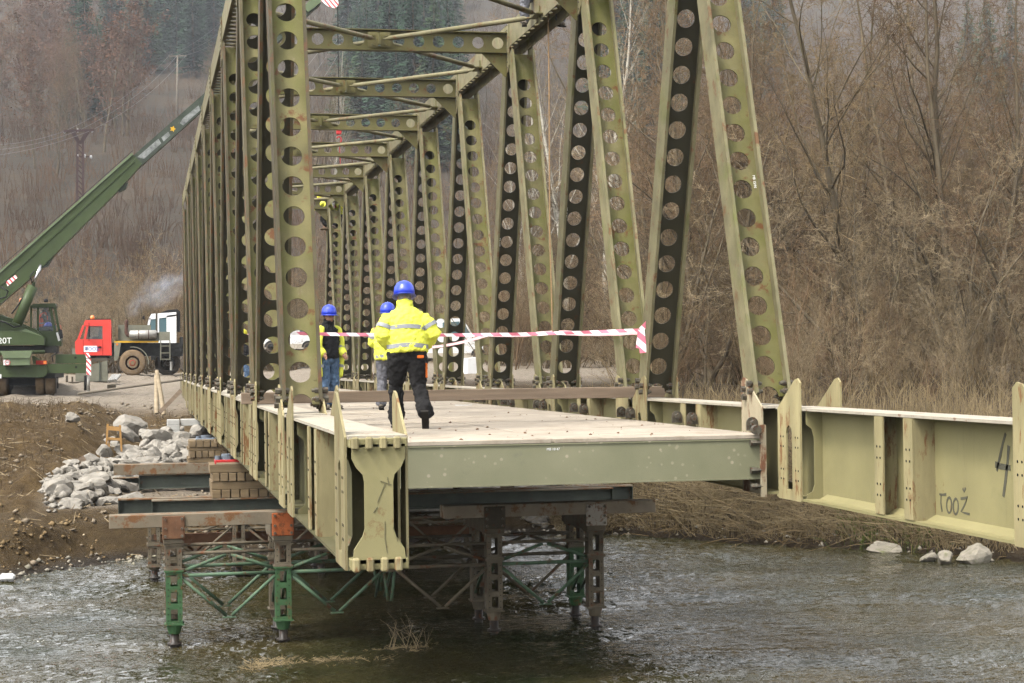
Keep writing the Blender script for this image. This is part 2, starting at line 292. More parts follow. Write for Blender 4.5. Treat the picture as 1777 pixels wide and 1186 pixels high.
# ------------------------------------------------------------------ mesh builder
class MB:
    def __init__(s): s.v = []; s.f = []
    def add(s, vs, fs):
        k = len(s.v); s.v += [tuple(p) for p in vs]; s.f += [tuple(i+k for i in q) for q in fs]; return s
    def box(s, x0, x1, y0, y1, z0, z1):
        return s.add([(x0, y0, z0), (x1, y0, z0), (x1, y1, z0), (x0, y1, z0), (x0, y0, z1), (x1, y0, z1), (x1, y1, z1), (x0, y1, z1)],
                     [(3, 2, 1, 0), (4, 5, 6, 7), (0, 1, 5, 4), (1, 2, 6, 5), (2, 3, 7, 6), (3, 0, 4, 7)])
    def cbox(s, x0, x1, y0, y1, z0, z1, c):
        # box with chamfered vertical-plane edges along all 12 edges (simple 24-vertex form)
        xs = (x0, x1); ys = (y0, y1); zs = (z0, z1); vs = []; idx = {}
        for i in (0, 1):
            for j in (0, 1):
                for k in (0, 1):
                    X, Y, Z = xs[i], ys[j], zs[k]; sx, sy, sz = (c if i == 0 else -c), (c if j == 0 else -c), (c if k == 0 else -c)
                    idx[i, j, k] = len(vs); vs += [(X, Y+sy, Z+sz), (X+sx, Y, Z+sz), (X+sx, Y+sy, Z)]
        g = idx; fs = []
        for i in (0, 1): fs.append([g[i, 0, 0], g[i, 1, 0], g[i, 1, 1], g[i, 0, 1]][::(-1 if i == 0 else 1)])
        for j in (0, 1): fs.append([g[0, j, 0]+1, g[1, j, 0]+1, g[1, j, 1]+1, g[0, j, 1]+1][::(1 if j == 0 else -1)])
        for k in (0, 1): fs.append([g[0, 0, k]+2, g[1, 0, k]+2, g[1, 1, k]+2, g[0, 1, k]+2][::(-1 if k == 0 else 1)])
        for j in (0, 1):
            for k in (0, 1): fs.append([g[0, j, k]+1, g[0, j, k]+2, g[1, j, k]+2, g[1, j, k]+1])
        for i in (0, 1):
            for k in (0, 1): fs.append([g[i, 0, k], g[i, 0, k]+2, g[i, 1, k]+2, g[i, 1, k]])
            for j in (0, 1): fs.append([g[i, j, 0], g[i, j, 0]+1, g[i, j, 1]+1, g[i, j, 1]])
        for q in g.values(): fs.append([q, q+1, q+2])
        return s.add(vs, fs)
    def bar(s, p, q, w, h, up=(0, 0, 1)):
        p = Vector(p); q = Vector(q); d = (q-p).normalized(); a = d.cross(Vector(up))
        if a.length < 1e-4: a = d.cross(Vector((1, 0, 0)))
        a.normalize(); b = a.cross(d)
        vs = [c + a*(i*w/2) + b*(j*h/2) for c in (p, q) for i, j in ((-1, -1), (1, -1), (1, 1), (-1, 1))]
        return s.add(vs, [(0, 1, 2, 3), (7, 6, 5, 4), (0, 4, 5, 1), (1, 5, 6, 2), (2, 6, 7, 3), (3, 7, 4, 0)])
    def tube(s, pts, rad, n=10, caps=True, ref=None, ell=None):
        pts = [Vector(p) for p in pts]; k = len(pts)
        if not hasattr(rad, '__len__'): rad = [rad]*k
        vs = []; prev = None
        for i, p in enumerate(pts):
            d = (pts[min(i+1, k-1)]-pts[max(i-1, 0)]).normalized()
            a = Vector(ref) if ref else (prev if prev else Vector((0.31, 0.2, 0.93) if abs(d.z) < .8 else (1, 0.1, 0)))
            a = (a - d*a.dot(d))
            if a.length < 1e-4: a = d.orthogonal()
            a.normalize(); prev = a; b = d.cross(a)
            ra, rb = rad[i] if hasattr(rad[i], '__len__') else (rad[i], rad[i])
            for j in range(n):
                t = 2*math.pi*j/n; vs.append(p + a*(ra*math.cos(t)) + b*(rb*math.sin(t)))
        fs = [(i*n+j, i*n+(j+1) % n, (i+1)*n+(j+1) % n, (i+1)*n+j) for i in range(k-1) for j in range(n)]
        if caps: fs += [tuple(range(n))[::-1], tuple(range((k-1)*n, k*n))]
        return s.add(vs, fs)
    def prism(s, poly, axis, a, b):
        """poly in the two other axes (x->(y,z), y->(x,z), z->(x,y)), extruded from a to b"""
        def mk(p, t): return {'x': (t, p[0], p[1]), 'y': (p[0], t, p[1]), 'z': (p[0], p[1], t)}[axis]
        n = len(poly)
        vs = [mk(p, a) for p in poly] + [mk(p, b) for p in poly]
        area = sum(poly[i][0]*poly[(i+1) % n][1]-poly[(i+1) % n][0]*poly[i][1] for i in range(n))
        flip = (area > 0) ^ (axis == 'y') ^ (b < a)
        f0 = tuple(range(n)); f1 = tuple(range(n, 2*n)); sd = [(i, (i+1) % n, n+(i+1) % n, n+i) for i in range(n)]
        fs = [f0[::-1], f1]+sd if flip else [f0, f1[::-1]]+[q[::-1] for q in sd]
        return s.add(vs, fs)
    def lathe(s, prof, c=(0, 0, 0), n=20, axis='z', sx=1, sy=1):
        vs = []
        for r, h in prof:
            for j in range(n):
                t = 2*math.pi*j/n; p = (r*math.cos(t)*sx, r*math.sin(t)*sy, h)
                if axis == 'x': p = (p[2], p[0], p[1])
                if axis == 'y': p = (p[1], p[2], p[0])
                vs.append((p[0]+c[0], p[1]+c[1], p[2]+c[2]))
        k = len(prof)
        fs = [(i*n+j, i*n+(j+1) % n, (i+1)*n+(j+1) % n, (i+1)*n+j) for i in range(k-1) for j in range(n)]
        fs += [tuple(range(n))[::-1], tuple(range((k-1)*n, k*n))]
        return s.add(vs, fs)
    def mesh(s, name, mt, smooth=False, off=(0, 0, 0)):
        me = bpy.data.meshes.new(name)
        vs = s.v if not any(off) else [(x-off[0], y-off[1], z-off[2]) for x, y, z in s.v]
        me.from_pydata(vs, [], s.f); me.materials.append(mt)
        if smooth: me.polygons.foreach_set('use_smooth', [True]*len(me.polygons))
        return me
def fastmesh(name, V, F, mt, smooth=False):
    """V (n,3) float array, F (m,k) int array of k-gons"""
    me = bpy.data.meshes.new(name); V = np.ascontiguousarray(V, np.float32); F = np.ascontiguousarray(F, np.int32); m_, k = F.shape
    me.vertices.add(len(V)); me.vertices.foreach_set('co', V.ravel())
    me.loops.add(m_*k); me.loops.foreach_set('vertex_index', F.ravel())
    me.polygons.add(m_); me.polygons.foreach_set('loop_start', np.arange(0, m_*k, k, dtype=np.int32))
    if smooth: me.polygons.foreach_set('use_smooth', np.ones(m_, bool))
    me.update(calc_edges=True); me.materials.append(mt); return me
def world_origin(p):
    o = Vector((0, 0, 0))
    while p is not None: o = o + p.location; p = p.parent
    return o
def link(name, me, parent=None, loc=(0, 0, 0), rot=(0, 0, 0)):
    o = bpy.data.objects.new(name, me); COL.objects.link(o); o.location = loc; o.rotation_euler = rot
    if parent: o.parent = parent
    return o
def tag(o, label=None, cat=None, group=None, kind=None):
    if label: o['label'] = label
    if cat: o['category'] = cat
    if group: o['group'] = group
    if kind: o['kind'] = kind
    return o
def empty(name, loc, label=None, cat=None, group=None, rz=0):
    o = bpy.data.objects.new(name, None); COL.objects.link(o); o.location = loc; o.rotation_euler = (0, 0, rz); o.empty_display_size = 0.1
    return tag(o, label, cat, group)
def part(name, mb, mt, parent, smooth=False):
    """mesh given in world coordinates, hung under an unrotated parent"""
    off = world_origin(parent); return link(name, mb.mesh(name, mt, smooth, off), parent)
def lpart(name, mb, mt, parent, smooth=False):
    return link(name, mb.mesh(name, mt, smooth), parent)
def solo(name, mb, mt, label, cat, group=None, smooth=False, base=None):
    """a thing that is a single mesh, given in world coordinates; origin at its base"""
    a = np.array(mb.v); c = base or (float(a[:, 0].mean()), float(a[:, 1].mean()), float(a[:, 2].min()))
    return tag(link(name, mb.mesh(name, mt, smooth, c), None, c), label, cat, group)
def hole_plate(mb, w, r, pitch, n, z0, th, seg=24, arch0=False):
    """web plate in XZ (thickness along Y) with n round holes, from z0 upward; returns top z"""
    def cell(cz, half=None):
        hx, hz = w/2, pitch/2
        ang = [2*math.pi*i/seg for i in range(seg)]
        ca = math.atan2(hz, hx)
        for c in (ca, math.pi-ca, math.pi+ca, 2*math.pi-ca):
            i = min(range(seg), key=lambda q: abs(ang[q]-c)); ang[i] = c
        ang.sort()
        if half: ang = [a for a in ang if a <= math.pi+1e-6]
        inn, outr = [], []
        for a in ang:
            ux, uz = math.cos(a), math.sin(a); t = min(hx/abs(ux) if abs(ux) > 1e-9 else 1e9, hz/abs(uz) if abs(uz) > 1e-9 else 1e9)
            inn.append((ux*r, cz+uz*r)); outr.append((ux*t, cz+uz*t))
        k = len(ang); rngk = k-1 if half else k
        vs = [(x, -th/2, z) for x, z in inn]+[(x, -th/2, z) for x, z in outr]+[(x, th/2, z) for x, z in inn]+[(x, th/2, z) for x, z in outr]
        fs = []
        for i in range(rngk):
            j = (i+1) % k
            fs += [(i, j, k+j, k+i)[::-1], (2*k+i, 2*k+j, 3*k+j, 3*k+i), (i, 2*k+i, 2*k+j, j)[::-1]]
        mb.add(vs, fs)
    z = z0
    if arch0: cell(z0, True); z = z0+pitch/2
    for i in range(n): cell(z+pitch/2); z += pitch
    return z

# ================================================================== SETTING: terrain, river, haze
def smooth(a, b, x):
    t = max(0.0, min(1.0, (x-a)/(b-a))); return t*t*(3-2*t)
def lerp_pts(pts, x):
    if x <= pts[0][0]: return pts[0][1]
    for (a, b), (c, d) in zip(pts, pts[1:]):
        if x <= c: return b+(d-b)*(x-a)/(c-a)
    return pts[-1][1]
SHORE = [(-120, 24), (-30, 27), (-2.3, 29.9), (-1.2, 31.6), (0, 32.5), (4, 33.0), (7, 34.6), (9.3, 34.4), (10.5, 32.1), (12.7, 30.2), (14.4, 27.7), (30, 22), (120, 0)]
LEFTP = [(-30, -0.9), (-6, -0.8), (-1.5, -0.35), (0, 0.0), (0.5, 0.05), (0.9, 0.16), (1.5, 0.60), (2.1, 0.74), (5.5, 0.86), (10, 1.1), (18, 1.42), (24, 1.80), (30, 2.2), (37, 2.4), (51, 3.1), (100, 3.1)]
RIGHTP = [(-30, -0.9), (-6, -0.8), (-1.0, -0.35), (0, 0.0), (0.25, 0.22), (1.2, 0.75), (3.0, 1.55), (6, 2.1), (14, 2.4), (37, 3.0), (72, 3.55), (100, 3.6)]
def ground_z(x, y, detail=True):
    s = y - lerp_pts(SHORE, x)
    w = smooth(6.5, 10.5, x)
    z = lerp_pts(LEFTP, s)*(1-w) + lerp_pts(RIGHTP, s)*w
    # dug-out bank on the far left
    wl = smooth(0.0, -2.0, x)*smooth(2.5, 5, s)*(1-smooth(22, 30, s))
    z += wl*0.55*smooth(5, 16, s)
    if y > 130:
        z += 0.25*(y-130)*smooth(120, 170, y)
        if y > 300: z += 0.00026*(y-300)**2
        z += 6*mnoise.noise((x/70, y/90, 3))*smooth(130, 220, y)
    if detail:
        k = 1.0 if s > 0.3 else 0.3
        z += k*(0.10*mnoise.noise((x*0.5, y*0.5, 0)) + 0.10*mnoise.fractal((x*1.6, y*1.6, 5), 0.8, 2.0, 4)*(0.5+0.5*(1-w)))
        if wl > 0: z += wl*0.30*mnoise.turbulence((x*1.5, y*0.9, 2), 5, True)
    return z
def axis_pts(spans):
    o = []
    for a, b, st in spans: o += list(np.arange(a, b-1e-6, st))
    return np.array(o+[spans[-1][1]])
gx = axis_pts([(-420, -60, 20), (-60, -14, 2.0), (-14, 22, 0.22), (22, 60, 1.5), (60, 620, 20)])
gy = axis_pts([(-60, 16, 6), (16, 28, 1.0), (28, 46, 0.20), (46, 70, 0.5), (70, 130, 2.5), (130, 640, 10)])
nx, ny = len(gx), len(gy)
V = np.zeros((nx*ny, 3)); cov = np.zeros((nx*ny, 4), np.float32); cov[:, 3] = 1
k = 0
for j, y in enumerate(gy):
    for i, x in enumerate(gx):
        V[k] = (x, y, ground_z(x, y)); s = y-lerp_pts(SHORE, x); w = smooth(6.5, 10.5, x)
        cov[k, 0] = smooth(24, 30, s)*(1-smooth(60, 75, s))*(1 if x < 16 else 0.5) + (0.6*smooth(30, 36, s)*(1-smooth(42, 48, s)) if x > 16 else 0)
        cov[k, 1] = (1-smooth(3.0, 5.0, s))
        if 33 < y < 54 and -4 < x < 3:
            qx, qy, qd = project((x, y, V[k][2])); hp_ = min(smooth(55, 90, qx), smooth(890, 878, qy), smooth(-14, 10, qy-(862-(qx-80)*0.46)))
            cov[k, 0] = max(cov[k, 0], 0.8*hp_); cov[k, 1] *= 1-hp_
        cov[k, 2] = max(smooth(75, 95, s), w*0.6*(1-smooth(28, 33, s)))
        k += 1
I = np.arange(nx*ny).reshape(ny, nx)
F = np.stack([I[:-1, :-1].ravel(), I[:-1, 1:].ravel(), I[1:, 1:].ravel(), I[1:, :-1].ravel()], 1)
me = fastmesh('ground', V, F, M['ground'], True)
ca = me.color_attributes.new('cover', 'FLOAT_COLOR', 'POINT'); ca.data.foreach_set('color', np.clip(cov, 0, 1).ravel())
tag(link('ground', me), kind='structure')

# river surface with real waves
gx = axis_pts([(-150, -20, 5), (-20, -5, 0.4), (-5, 15, 0.05), (15, 24, 0.3), (24, 150, 5)])
gy = axis_pts([(-60, 12, 4), (12, 17.5, 0.2), (17.5, 34.8, 0.036), (34.8, 37, 0.3)])
XX, YY = np.meshgrid(gx, gy); ZZ = np.zeros_like(XX); r2 = np.random.default_rng(3)
DY = np.zeros_like(XX)
for lam, slope, cnt in ((2.4, 0.02, 6), (1.1, 0.035, 9), (0.55, 0.05, 14), (0.30, 0.08, 22), (0.17, 0.13, 26)):
    for q in range(cnt):
        th = r2.normal(math.pi/2, 0.35 if lam > 0.8 else 0.75); lm = lam*r2.uniform(0.75, 1.3); kk = 2*math.pi/lm; ph = r2.uniform(0, 6.28); amp = slope/kk*math.sqrt(2.0/cnt)
        env = 0.5+0.5*np.sin(XX*r2.uniform(0.3, 1.6)+YY*r2.uniform(0.3, 2.2)+r2.uniform(0, 6.28))
        arg = kk*(XX*math.cos(th)+YY*math.sin(th))+ph+1.5*np.sin(XX*r2.uniform(0.5, 1.6)+YY*r2.uniform(0.3, 1.2)+q)
        ZZ += amp*2.0*env*(np.sin(arg)+0.25*np.cos(2*arg))
dens = np.clip(0.80+0.45*np.sin(XX*0.33+YY*0.91+1.0)+0.35*np.sin(XX*0.71-YY*0.37)+0.45*np.sin(XX*0.35+YY*2.3+1.5*np.sin(XX*0.6)), 0.22, 1.5)
ZZ *= dens*((XX > -12) & (XX < 20) & (YY > 15) & (YY < 36))
V = np.stack([XX.ravel(), YY.ravel(), ZZ.ravel()], 1); ny, nx = XX.shape
I = np.arange(nx*ny).reshape(ny, nx)
F = np.stack([I[:-1, :-1].ravel(), I[:-1, 1:].ravel(), I[1:, 1:].ravel(), I[1:, :-1].ravel()], 1)
tag(link('river_water', fastmesh('river_water', V, F, M['water'], True)), kind='structure')

# haze: the damp valley air
mt = bpy.data.materials.new('valley haze'); mt.use_nodes = True; n = mt.node_tree.nodes; n.clear()
out = n.new('ShaderNodeOutputMaterial'); pv = n.new('ShaderNodeVolumePrincipled')
pv.inputs['Color'].default_value = (0.76, 0.80, 0.85, 1); pv.inputs['Density'].default_value = 0.0002; pv.inputs['Anisotropy'].default_value = 0.2
mt.node_tree.links.new(pv.outputs[0], out.inputs['Volume'])
hz = MB().box(-460, 660, -80, 680, -2.2, 215)
tag(link('haze', hz.mesh('haze', mt)), kind='stuff', label='pale blue valley haze over the hillside')

# ================================================================== BRIDGE
XL0, XL1, XR0, XR1 = 1.376, 1.786, 6.45, 6.86      # outer/inner faces of the two trusses
GW = 0.41
Y0, LP, NP = 18.0, 5.36, 9                          # first lower joint, panel length, panels
ZT, ZB = ZC-0.492, ZC-1.426                         # lower chord top / bottom
ZD = ZC-0.787                                       # deck surface
ZU0, ZU1 = ZC+5.66, ZC+6.08                         # upper chord bottom / top
BAR0, BAR1 = ZC+5.56, ZC+5.93                       # top cross bar
YN0, YN0R, YN1 = 12.35, 11.74, 17.72                             # launching section in front
bridge = empty('truss_bridge', (XL0, Y0, ZB), 'khaki steel truss bridge under assembly across the river', 'bridge')
BO = Vector((XL0, Y0, ZB))
def bl(p): return Vector(p)-BO
def copyto(me, name, parent, loc, rot=(0, 0, 0), kind=None):
    o = link(name, me, parent, loc, rot)
    if kind: o['kind'] = kind
    return o
# ---- shared meshes
HP, HR = 0.351, 0.114
def web_mesh(mt):
    mb = MB(); th = 0.014
    zt = hole_plate(mb, 0.378, HR, HP, 16, 0.0, th, 24, True)
    mb.box(-0.189, 0.189, -th/2, th/2, zt, 6.22)
    for s in (-1, 1): mb.tube([(s*0.15, -0.012, 0.27), (s*0.15, 0.012, 0.27)], 0.017, 8)
    return mb.mesh('web', mt)
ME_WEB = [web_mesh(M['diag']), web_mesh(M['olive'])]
def diag_mesh():
    mb = MB(); L = 6.26
    for s in (-1, 1):
        x0, x1 = sorted((s*0.189, s*0.205)); mb.box(x0, x1, -0.17, 0.17, -0.02, L)
        x0, x1 = sorted((s*0.168, s*0.189))
        for yy in (-1, 1): # small stiffening lips at the flange edges
            a, b = sorted((yy*0.148, yy*0.17)); mb.box(x0, x1, a, b, 0.0, L-0.03)
    return mb
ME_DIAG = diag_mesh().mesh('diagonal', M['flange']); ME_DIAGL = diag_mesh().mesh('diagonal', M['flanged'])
def bolt_mesh():
    mb = MB(); mb.lathe([(0.034, -0.028), (0.034, 0.028)], n=6, axis='x'); mb.lathe([(0.019, -0.14), (0.019, -0.028)], n=8, axis='x')
    mb.lathe([(0.031, -0.112), (0.031, -0.062)], n=6, axis='x'); return mb.mesh('bolt', M['bolt'])
ME_BOLT = bolt_mesh()
def lug_poly(zt):
    return [(0.10, ZT-0.012), (0.60, ZT+0.285), (0.68, ZT+0.30), (0.75, ZT+0.255), (0.75, ZT-0.03), (0.10, ZT-0.03)]
def gusset_mesh(x, flip):
    """side plate at a section end: pointed lug above, slotted plate below (local y from the joint)"""
    mb = MB(); t0, t1 = x, x+0.018; s = -1 if flip else 1
    P = lambda pts: [(s*a, b) for a, b in pts]
    mb.prism(P([(0.10, ZT-0.03), (0.10, ZT-0.012), (0.60, ZT+0.285), (0.68, ZT+0.30), (0.75, ZT+0.255), (0.75, ZT-0.03)]), 'x', t0, t1)
    zs0, zs1 = ZB+0.10, ZT-0.26
    mb.prism(P([(0.10, ZB-0.008), (0.34, ZB-0.008), (0.34, zs1), (0.36, zs1+0.05), (0.425, zs1+0.08), (0.425, ZT-0.03), (0.10, ZT-0.03)]), 'x', t0, t1)
    mb.prism(P([(0.51, ZB-0.008), (0.75, ZB-0.008), (0.75, ZT-0.03), (0.425, ZT-0.03), (0.425, zs1+0.08), (0.49, zs1+0.05), (0.51, zs1)]), 'x', t0, t1)
    mb.prism(P([(0.34, ZB-0.008), (0.51, ZB-0.008), (0.51, zs0), (0.34, zs0)]), 'x', t0, t1)
    return mb
def stiff_plate_mesh(side, notch):
    mb = MB(); w = GW/2-0.008
    if notch:
        pl = [(0.007, ZB+0.025), (w-0.02, ZB+0.025), (w-0.02, ZB+0.07), (0.12, ZB+0.10), (0.095, ZB+0.17), (0.095, ZT-0.30), (0.12, ZT-0.21), (w-0.02, ZT-0.16), (w-0.02, ZT-0.025), (0.007, ZT-0.025)]
    else: pl = [(0.007, ZB+0.025), (w, ZB+0.025), (w, ZT-0.025), (0.007, ZT-0.025)]
    return mb, [(side*a, b) for a, b in pl]
def off(mb, o): mb.v = [(x-o[0], y-o[1], z-o[2]) for x, y, z in mb.v]; return mb
OZ = (0, 0, ZB)
def chord_mesh(Ls):
    mb = MB(); mb.box(-GW/2, GW/2, 0, Ls, ZB, ZB+0.025).box(-0.007, 0.007, 0.0, Ls, ZB+0.025, ZT-0.025)
    for s in (-1, 1): # weld fillets where the web meets the bottom flange
        mb.prism([(s*0.007, ZB+0.025), (s*0.10, ZB+0.025), (s*0.007, ZB+0.075)], 'y', 0.9, Ls-0.9)
    return off(mb, OZ)
def topfl_mesh(Ls): return off(MB().box(-GW/2, GW/2, 0, Ls, ZT-0.025, ZT), OZ).mesh('top_flange', M['top'])
GUS = {}
for flip in (0, 1):
    for sd_ in (-1, 1):
        x = GW/2+0.001 if sd_ > 0 else -GW/2-0.019
        GUS[flip, sd_] = off(gusset_mesh(x, flip), OZ).mesh('gusset_plate', M['edge'])
def add_bolts(parent, base, kind):
    for p in base: copyto(ME_BOLT, 'bolt', parent, p[:3], (0, 0, math.pi if p[3] < 0 else 0))
STF = {}
for sd_ in (-1, 1):
    for kind_ in ('notch', 'plain'):
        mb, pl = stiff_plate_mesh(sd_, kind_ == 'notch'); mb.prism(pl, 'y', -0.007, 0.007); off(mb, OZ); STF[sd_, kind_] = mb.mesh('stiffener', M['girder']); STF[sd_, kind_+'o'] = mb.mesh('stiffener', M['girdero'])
    for dr in (-1, 1):
        mb, pl = stiff_plate_mesh(sd_, False); mb.prism(pl, 'y', -0.007, 0.007)
        a, b = sorted((sd_*(GW/2-0.006), sd_*(GW/2+0.010))); c, d = sorted((0.007*dr, 0.18*dr)); mb.box(a, b, min(c, -0.007*dr), max(d, -0.007*dr), ZB+0.03, ZT-0.03)
        STF[sd_, 'edge', dr] = off(mb, OZ).mesh('stiffener', M['edge'])
BRK = MB()
BRK.prism([(0.065*math.cos(t), 0.05+0.065*math.sin(t)) for t in np.linspace(0, math.pi, 9)]+[(-0.065, -0.03), (0.065, -0.03)], 'y', -0.01, 0.01)
BRK.lathe([(0.036, -0.08), (0.036, -0.02), (0.024, -0.02), (0.024, 0.05)], (0, 0, 0.05), n=6, axis='y')
ME_BRK = BRK.mesh('bolt_bracket', M['bolt'])
ME_HOLES = MB()
for yy in (0.05, 0.12):
    for zz in (ZT-0.30, ZT-0.40, ZB+0.30, ZB+0.20): ME_HOLES.lathe([(0.011, 0), (0.011, 0.003)], (0, yy, zz), n=8, axis='x')
ME_HOLES = off(ME_HOLES, OZ).mesh('bolt_hole', M['hole'])
def chord_section(xc, ya, yb, detail, ends=(1, 1), nose=False):
    Ls = yb-ya
    key = ('ch', round(Ls, 3))
    left = xc < 4
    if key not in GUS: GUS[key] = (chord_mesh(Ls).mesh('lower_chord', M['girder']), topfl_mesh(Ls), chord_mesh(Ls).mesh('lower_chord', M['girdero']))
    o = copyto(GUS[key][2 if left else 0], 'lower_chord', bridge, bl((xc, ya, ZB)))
    copyto(GUS[key][1], 'top_flange', o, (0, 0, 0))
    for sd_ in (-1, 1):
        copyto(GUS[0, sd_], 'gusset_plate', o, (0, 0, 0)); copyto(GUS[1, sd_], 'gusset_plate', o, (0, Ls, 0))
        mid = Ls/2
        for dr, yy in ((1, mid-0.40), (-1, mid+0.40)):
            st = copyto(STF[sd_, 'edge', dr], 'stiffener', o, (0, yy, 0))
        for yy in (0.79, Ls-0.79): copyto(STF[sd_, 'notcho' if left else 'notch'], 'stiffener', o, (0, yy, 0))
        if detail and sd_ < 0:
            for yy, fl in ((mid-0.40, 0), (mid+0.40, 1)):
                h = copyto(ME_HOLES, 'bolt_hole', o, (-GW/2-0.013, yy+(0 if not fl else -0.17), 0)); h['kind'] = 'stuff'
            for e in (0.14, Ls-0.14-0.17, 0.56, Ls-0.56-0.17): copyto(ME_HOLES, 'bolt_hole', o, (-GW/2-0.0218, e, 0))['kind'] = 'stuff'
            if xc > 4 and not nose:
                for yy in (mid-0.31, mid+0.31, 0.22, Ls-0.22): copyto(ME_BRK, 'bolt_bracket', o, (-GW/2-0.085, yy, ZD-ZB+0.06))
    return o
secs = {}
for xc in ((XL0+XL1)/2, (XR0+XR1)/2):
    chord_section(xc, YN0 if xc < 4 else YN0R, YN1, True, nose=True)
    for kx in range(NP+1):
        secs[xc, kx] = chord_section(xc, Y0+LP*kx+0.01, Y0+LP*(kx+1)-0.01, kx < 4)
# rusty lug on the right truss end
for xc in ((XR0+XR1)/2,):
    o = secs[xc, 0]
    for c in o.children:
        if c.name.startswith('gusset_plate') and abs(c.location.y) < 0.01 and c.data == GUS[0, -1]:
            c.data = c.data.copy(); c.data.materials[0] = M['rusty']; c['label'] = 'gusset plate with flaking rust'
# ---- end plates with hinge fingers at the near end
for xc in ((XL0+XL1)/2, (XR0+XR1)/2):
    yE = (YN0 if xc < 4 else YN0R)-0.012
    w = GW/2-0.02; zt, zb = ZT-0.06, ZB+0.05
    pts = []
    for sx in (1, -1):
        seq = [(w, zt), (w, zt-0.10), (w-0.03, zt-0.16), (w-0.075, zt-0.21), (w-0.085, zt-0.26), (w-0.085, zb+0.24), (w-0.07, zb+0.19), (w-0.01, zb+0.10), (w, zb)]
        if sx > 0: pts += [(a, b) for a, b in seq]
        else: pts += [(-a, b) for a, b in seq[::-1]]
    mb = MB().prism([(xc+a, b) for a, b in pts], 'y', yE-0.02, yE+0.012)
    ep = part('end_plate', mb, M['girder'], bridge)
    for zz, zz2 in ((ZT-0.095, ZT-0.005), (ZB-0.005, ZB+0.095)):
        for q in range(4):
            x0 = xc-GW/2+0.012+q*0.098
            fb = MB().cbox(x0, x0+0.052, yE-0.075, yE-0.021, zz, zz2, 0.012); part('hinge_finger', fb, M['edge'], ep)
        part('hinge_block', MB().cbox(xc-GW/2+0.004, xc+GW/2-0.004, yE-0.02, yE+0.2, zz+0.012, zz2-0.012, 0.006), M['girder'], ep)
# ---- diagonals
TILT = math.atan2(LP/2-0.72, 5.95); ZDG = ZT+0.09
diags = []
for xc in ((XL0+XL1)/2, (XR0+XR1)/2):
    for kx in range(NP):
        for up in (0, 1):
            yj = Y0+LP*kx+0.50 if up == 0 else Y0+LP*(kx+1)-0.50
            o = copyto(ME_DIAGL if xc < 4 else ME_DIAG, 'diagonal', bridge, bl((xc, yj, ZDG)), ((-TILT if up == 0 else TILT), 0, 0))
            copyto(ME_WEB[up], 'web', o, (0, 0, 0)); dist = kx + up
            if dist <= 4:
                for sx in (-1, 1):
                    for yy in (-0.10, 0.10):
                        for zz in (0.03, 0.12): copyto(ME_BOLT, 'bolt', o, (sx*0.243, yy, zz), (0, 0, math.pi if sx < 0 else 0))
            else:
                mb = MB()
                for sx in (-1, 1):
                    for yy in (-0.10, 0.10):
                        for zz in (0.03, 0.12): mb.lathe([(0.034, -0.2), (0.034, 0.02)], (sx*0.243 if sx > 0 else -0.063, yy, zz), n=5, axis='x')
                lpart('bolt', mb, M['bolt'], o)['kind'] = 'stuff'
# ---- upper chord, gussets, cross bars, wind bracing
def upper_mesh():
    mb = MB()
    for s in (-1, 1):
        a, b = sorted((s*(GW/2-0.016), s*(GW/2))); mb.box(a, b, 0, LP-0.02, 0, ZU1-ZU0)
    w = MB(); zt = hole_plate(w, GW-0.034, 0.10, 0.356, 15, 0.0, 0.014, 16)
    mb.add([(x, z, y+0.20) for x, y, z in w.v], [f[::-1] for f in w.f])
    return mb.mesh('upper_chord', M['flange'])
ME_UP = upper_mesh()
rv = MB()
for q in range(9):
    for yy in (-0.075, 0.075):
        rv.lathe([(0.016, -0.012), (0.016, 0.0)], (0, yy, -0.36+q*0.095), n=6, axis='x')
ME_RIV = rv.mesh('rivet', M['bolt'])
ME_GU = MB().prism([(-0.19, -0.34), (-0.09, -0.44), (0.09, -0.44), (0.19, -0.34), (0.19, 0.40), (-0.19, 0.40)], 'x', -0.009, 0.009).mesh('gusset_plate', M['flange'])
apex = [Y0+LP*(q+0.5) for q in range(NP)]
for xc, sgn in (((XL0+XL1)/2, 1), ((XR0+XR1)/2, -1)):
    for q in range(NP):
        if q < NP-1: copyto(ME_UP, 'upper_chord', bridge, bl((xc, apex[q]+0.01, ZU0)))
        for s in (-1, 1):
            g = copyto(ME_GU, 'gusset_plate', bridge, bl((xc+s*(GW/2+0.0105), apex[q], ZU0)))
            copyto(ME_RIV, 'rivet', g, (s*0.009+(0.012 if s > 0 else 0), 0, 0))['kind'] = 'stuff'
# short chord stubs at both portal ends
ME_STUB = MB()
for s in (-1, 1):
    a, b = sorted((s*(GW/2-0.016), s*(GW/2))); ME_STUB.box(a, b, 0, 0.5, 0, ZU1-ZU0)
ME_STUB.box(-GW/2+0.016, GW/2-0.016, 0, 0.5, 0.19, 0.21); ME_STUB = ME_STUB.mesh('upper_chord', M['flange'])
for xc in ((XL0+XL1)/2, (XR0+XR1)/2):
    copyto(ME_STUB, 'upper_chord', bridge, bl((xc, apex[0]-0.5, ZU0))); copyto(ME_STUB, 'upper_chord', bridge, bl((xc, apex[-1]+0.01, ZU0)))
SPAN = XR0-XL1
def bar_mesh():
    mb = MB(); nh = 13; w = MB(); zt = hole_plate(w, BAR1-BAR0-0.03, 0.105, SPAN/nh, nh, 0.0, 0.012, 18)
    cz = (BAR1-BAR0)/2
    mb.add([(z, y, -x+cz) for x, y, z in w.v], w.f)
    mb.box(0, SPAN, -0.09, 0.09, 0, 0.015).box(0, SPAN, -0.09, 0.09, BAR1-BAR0-0.015, BAR1-BAR0)
    return mb.mesh('cross_bar', M['steel'])
ME_BAR = bar_mesh()
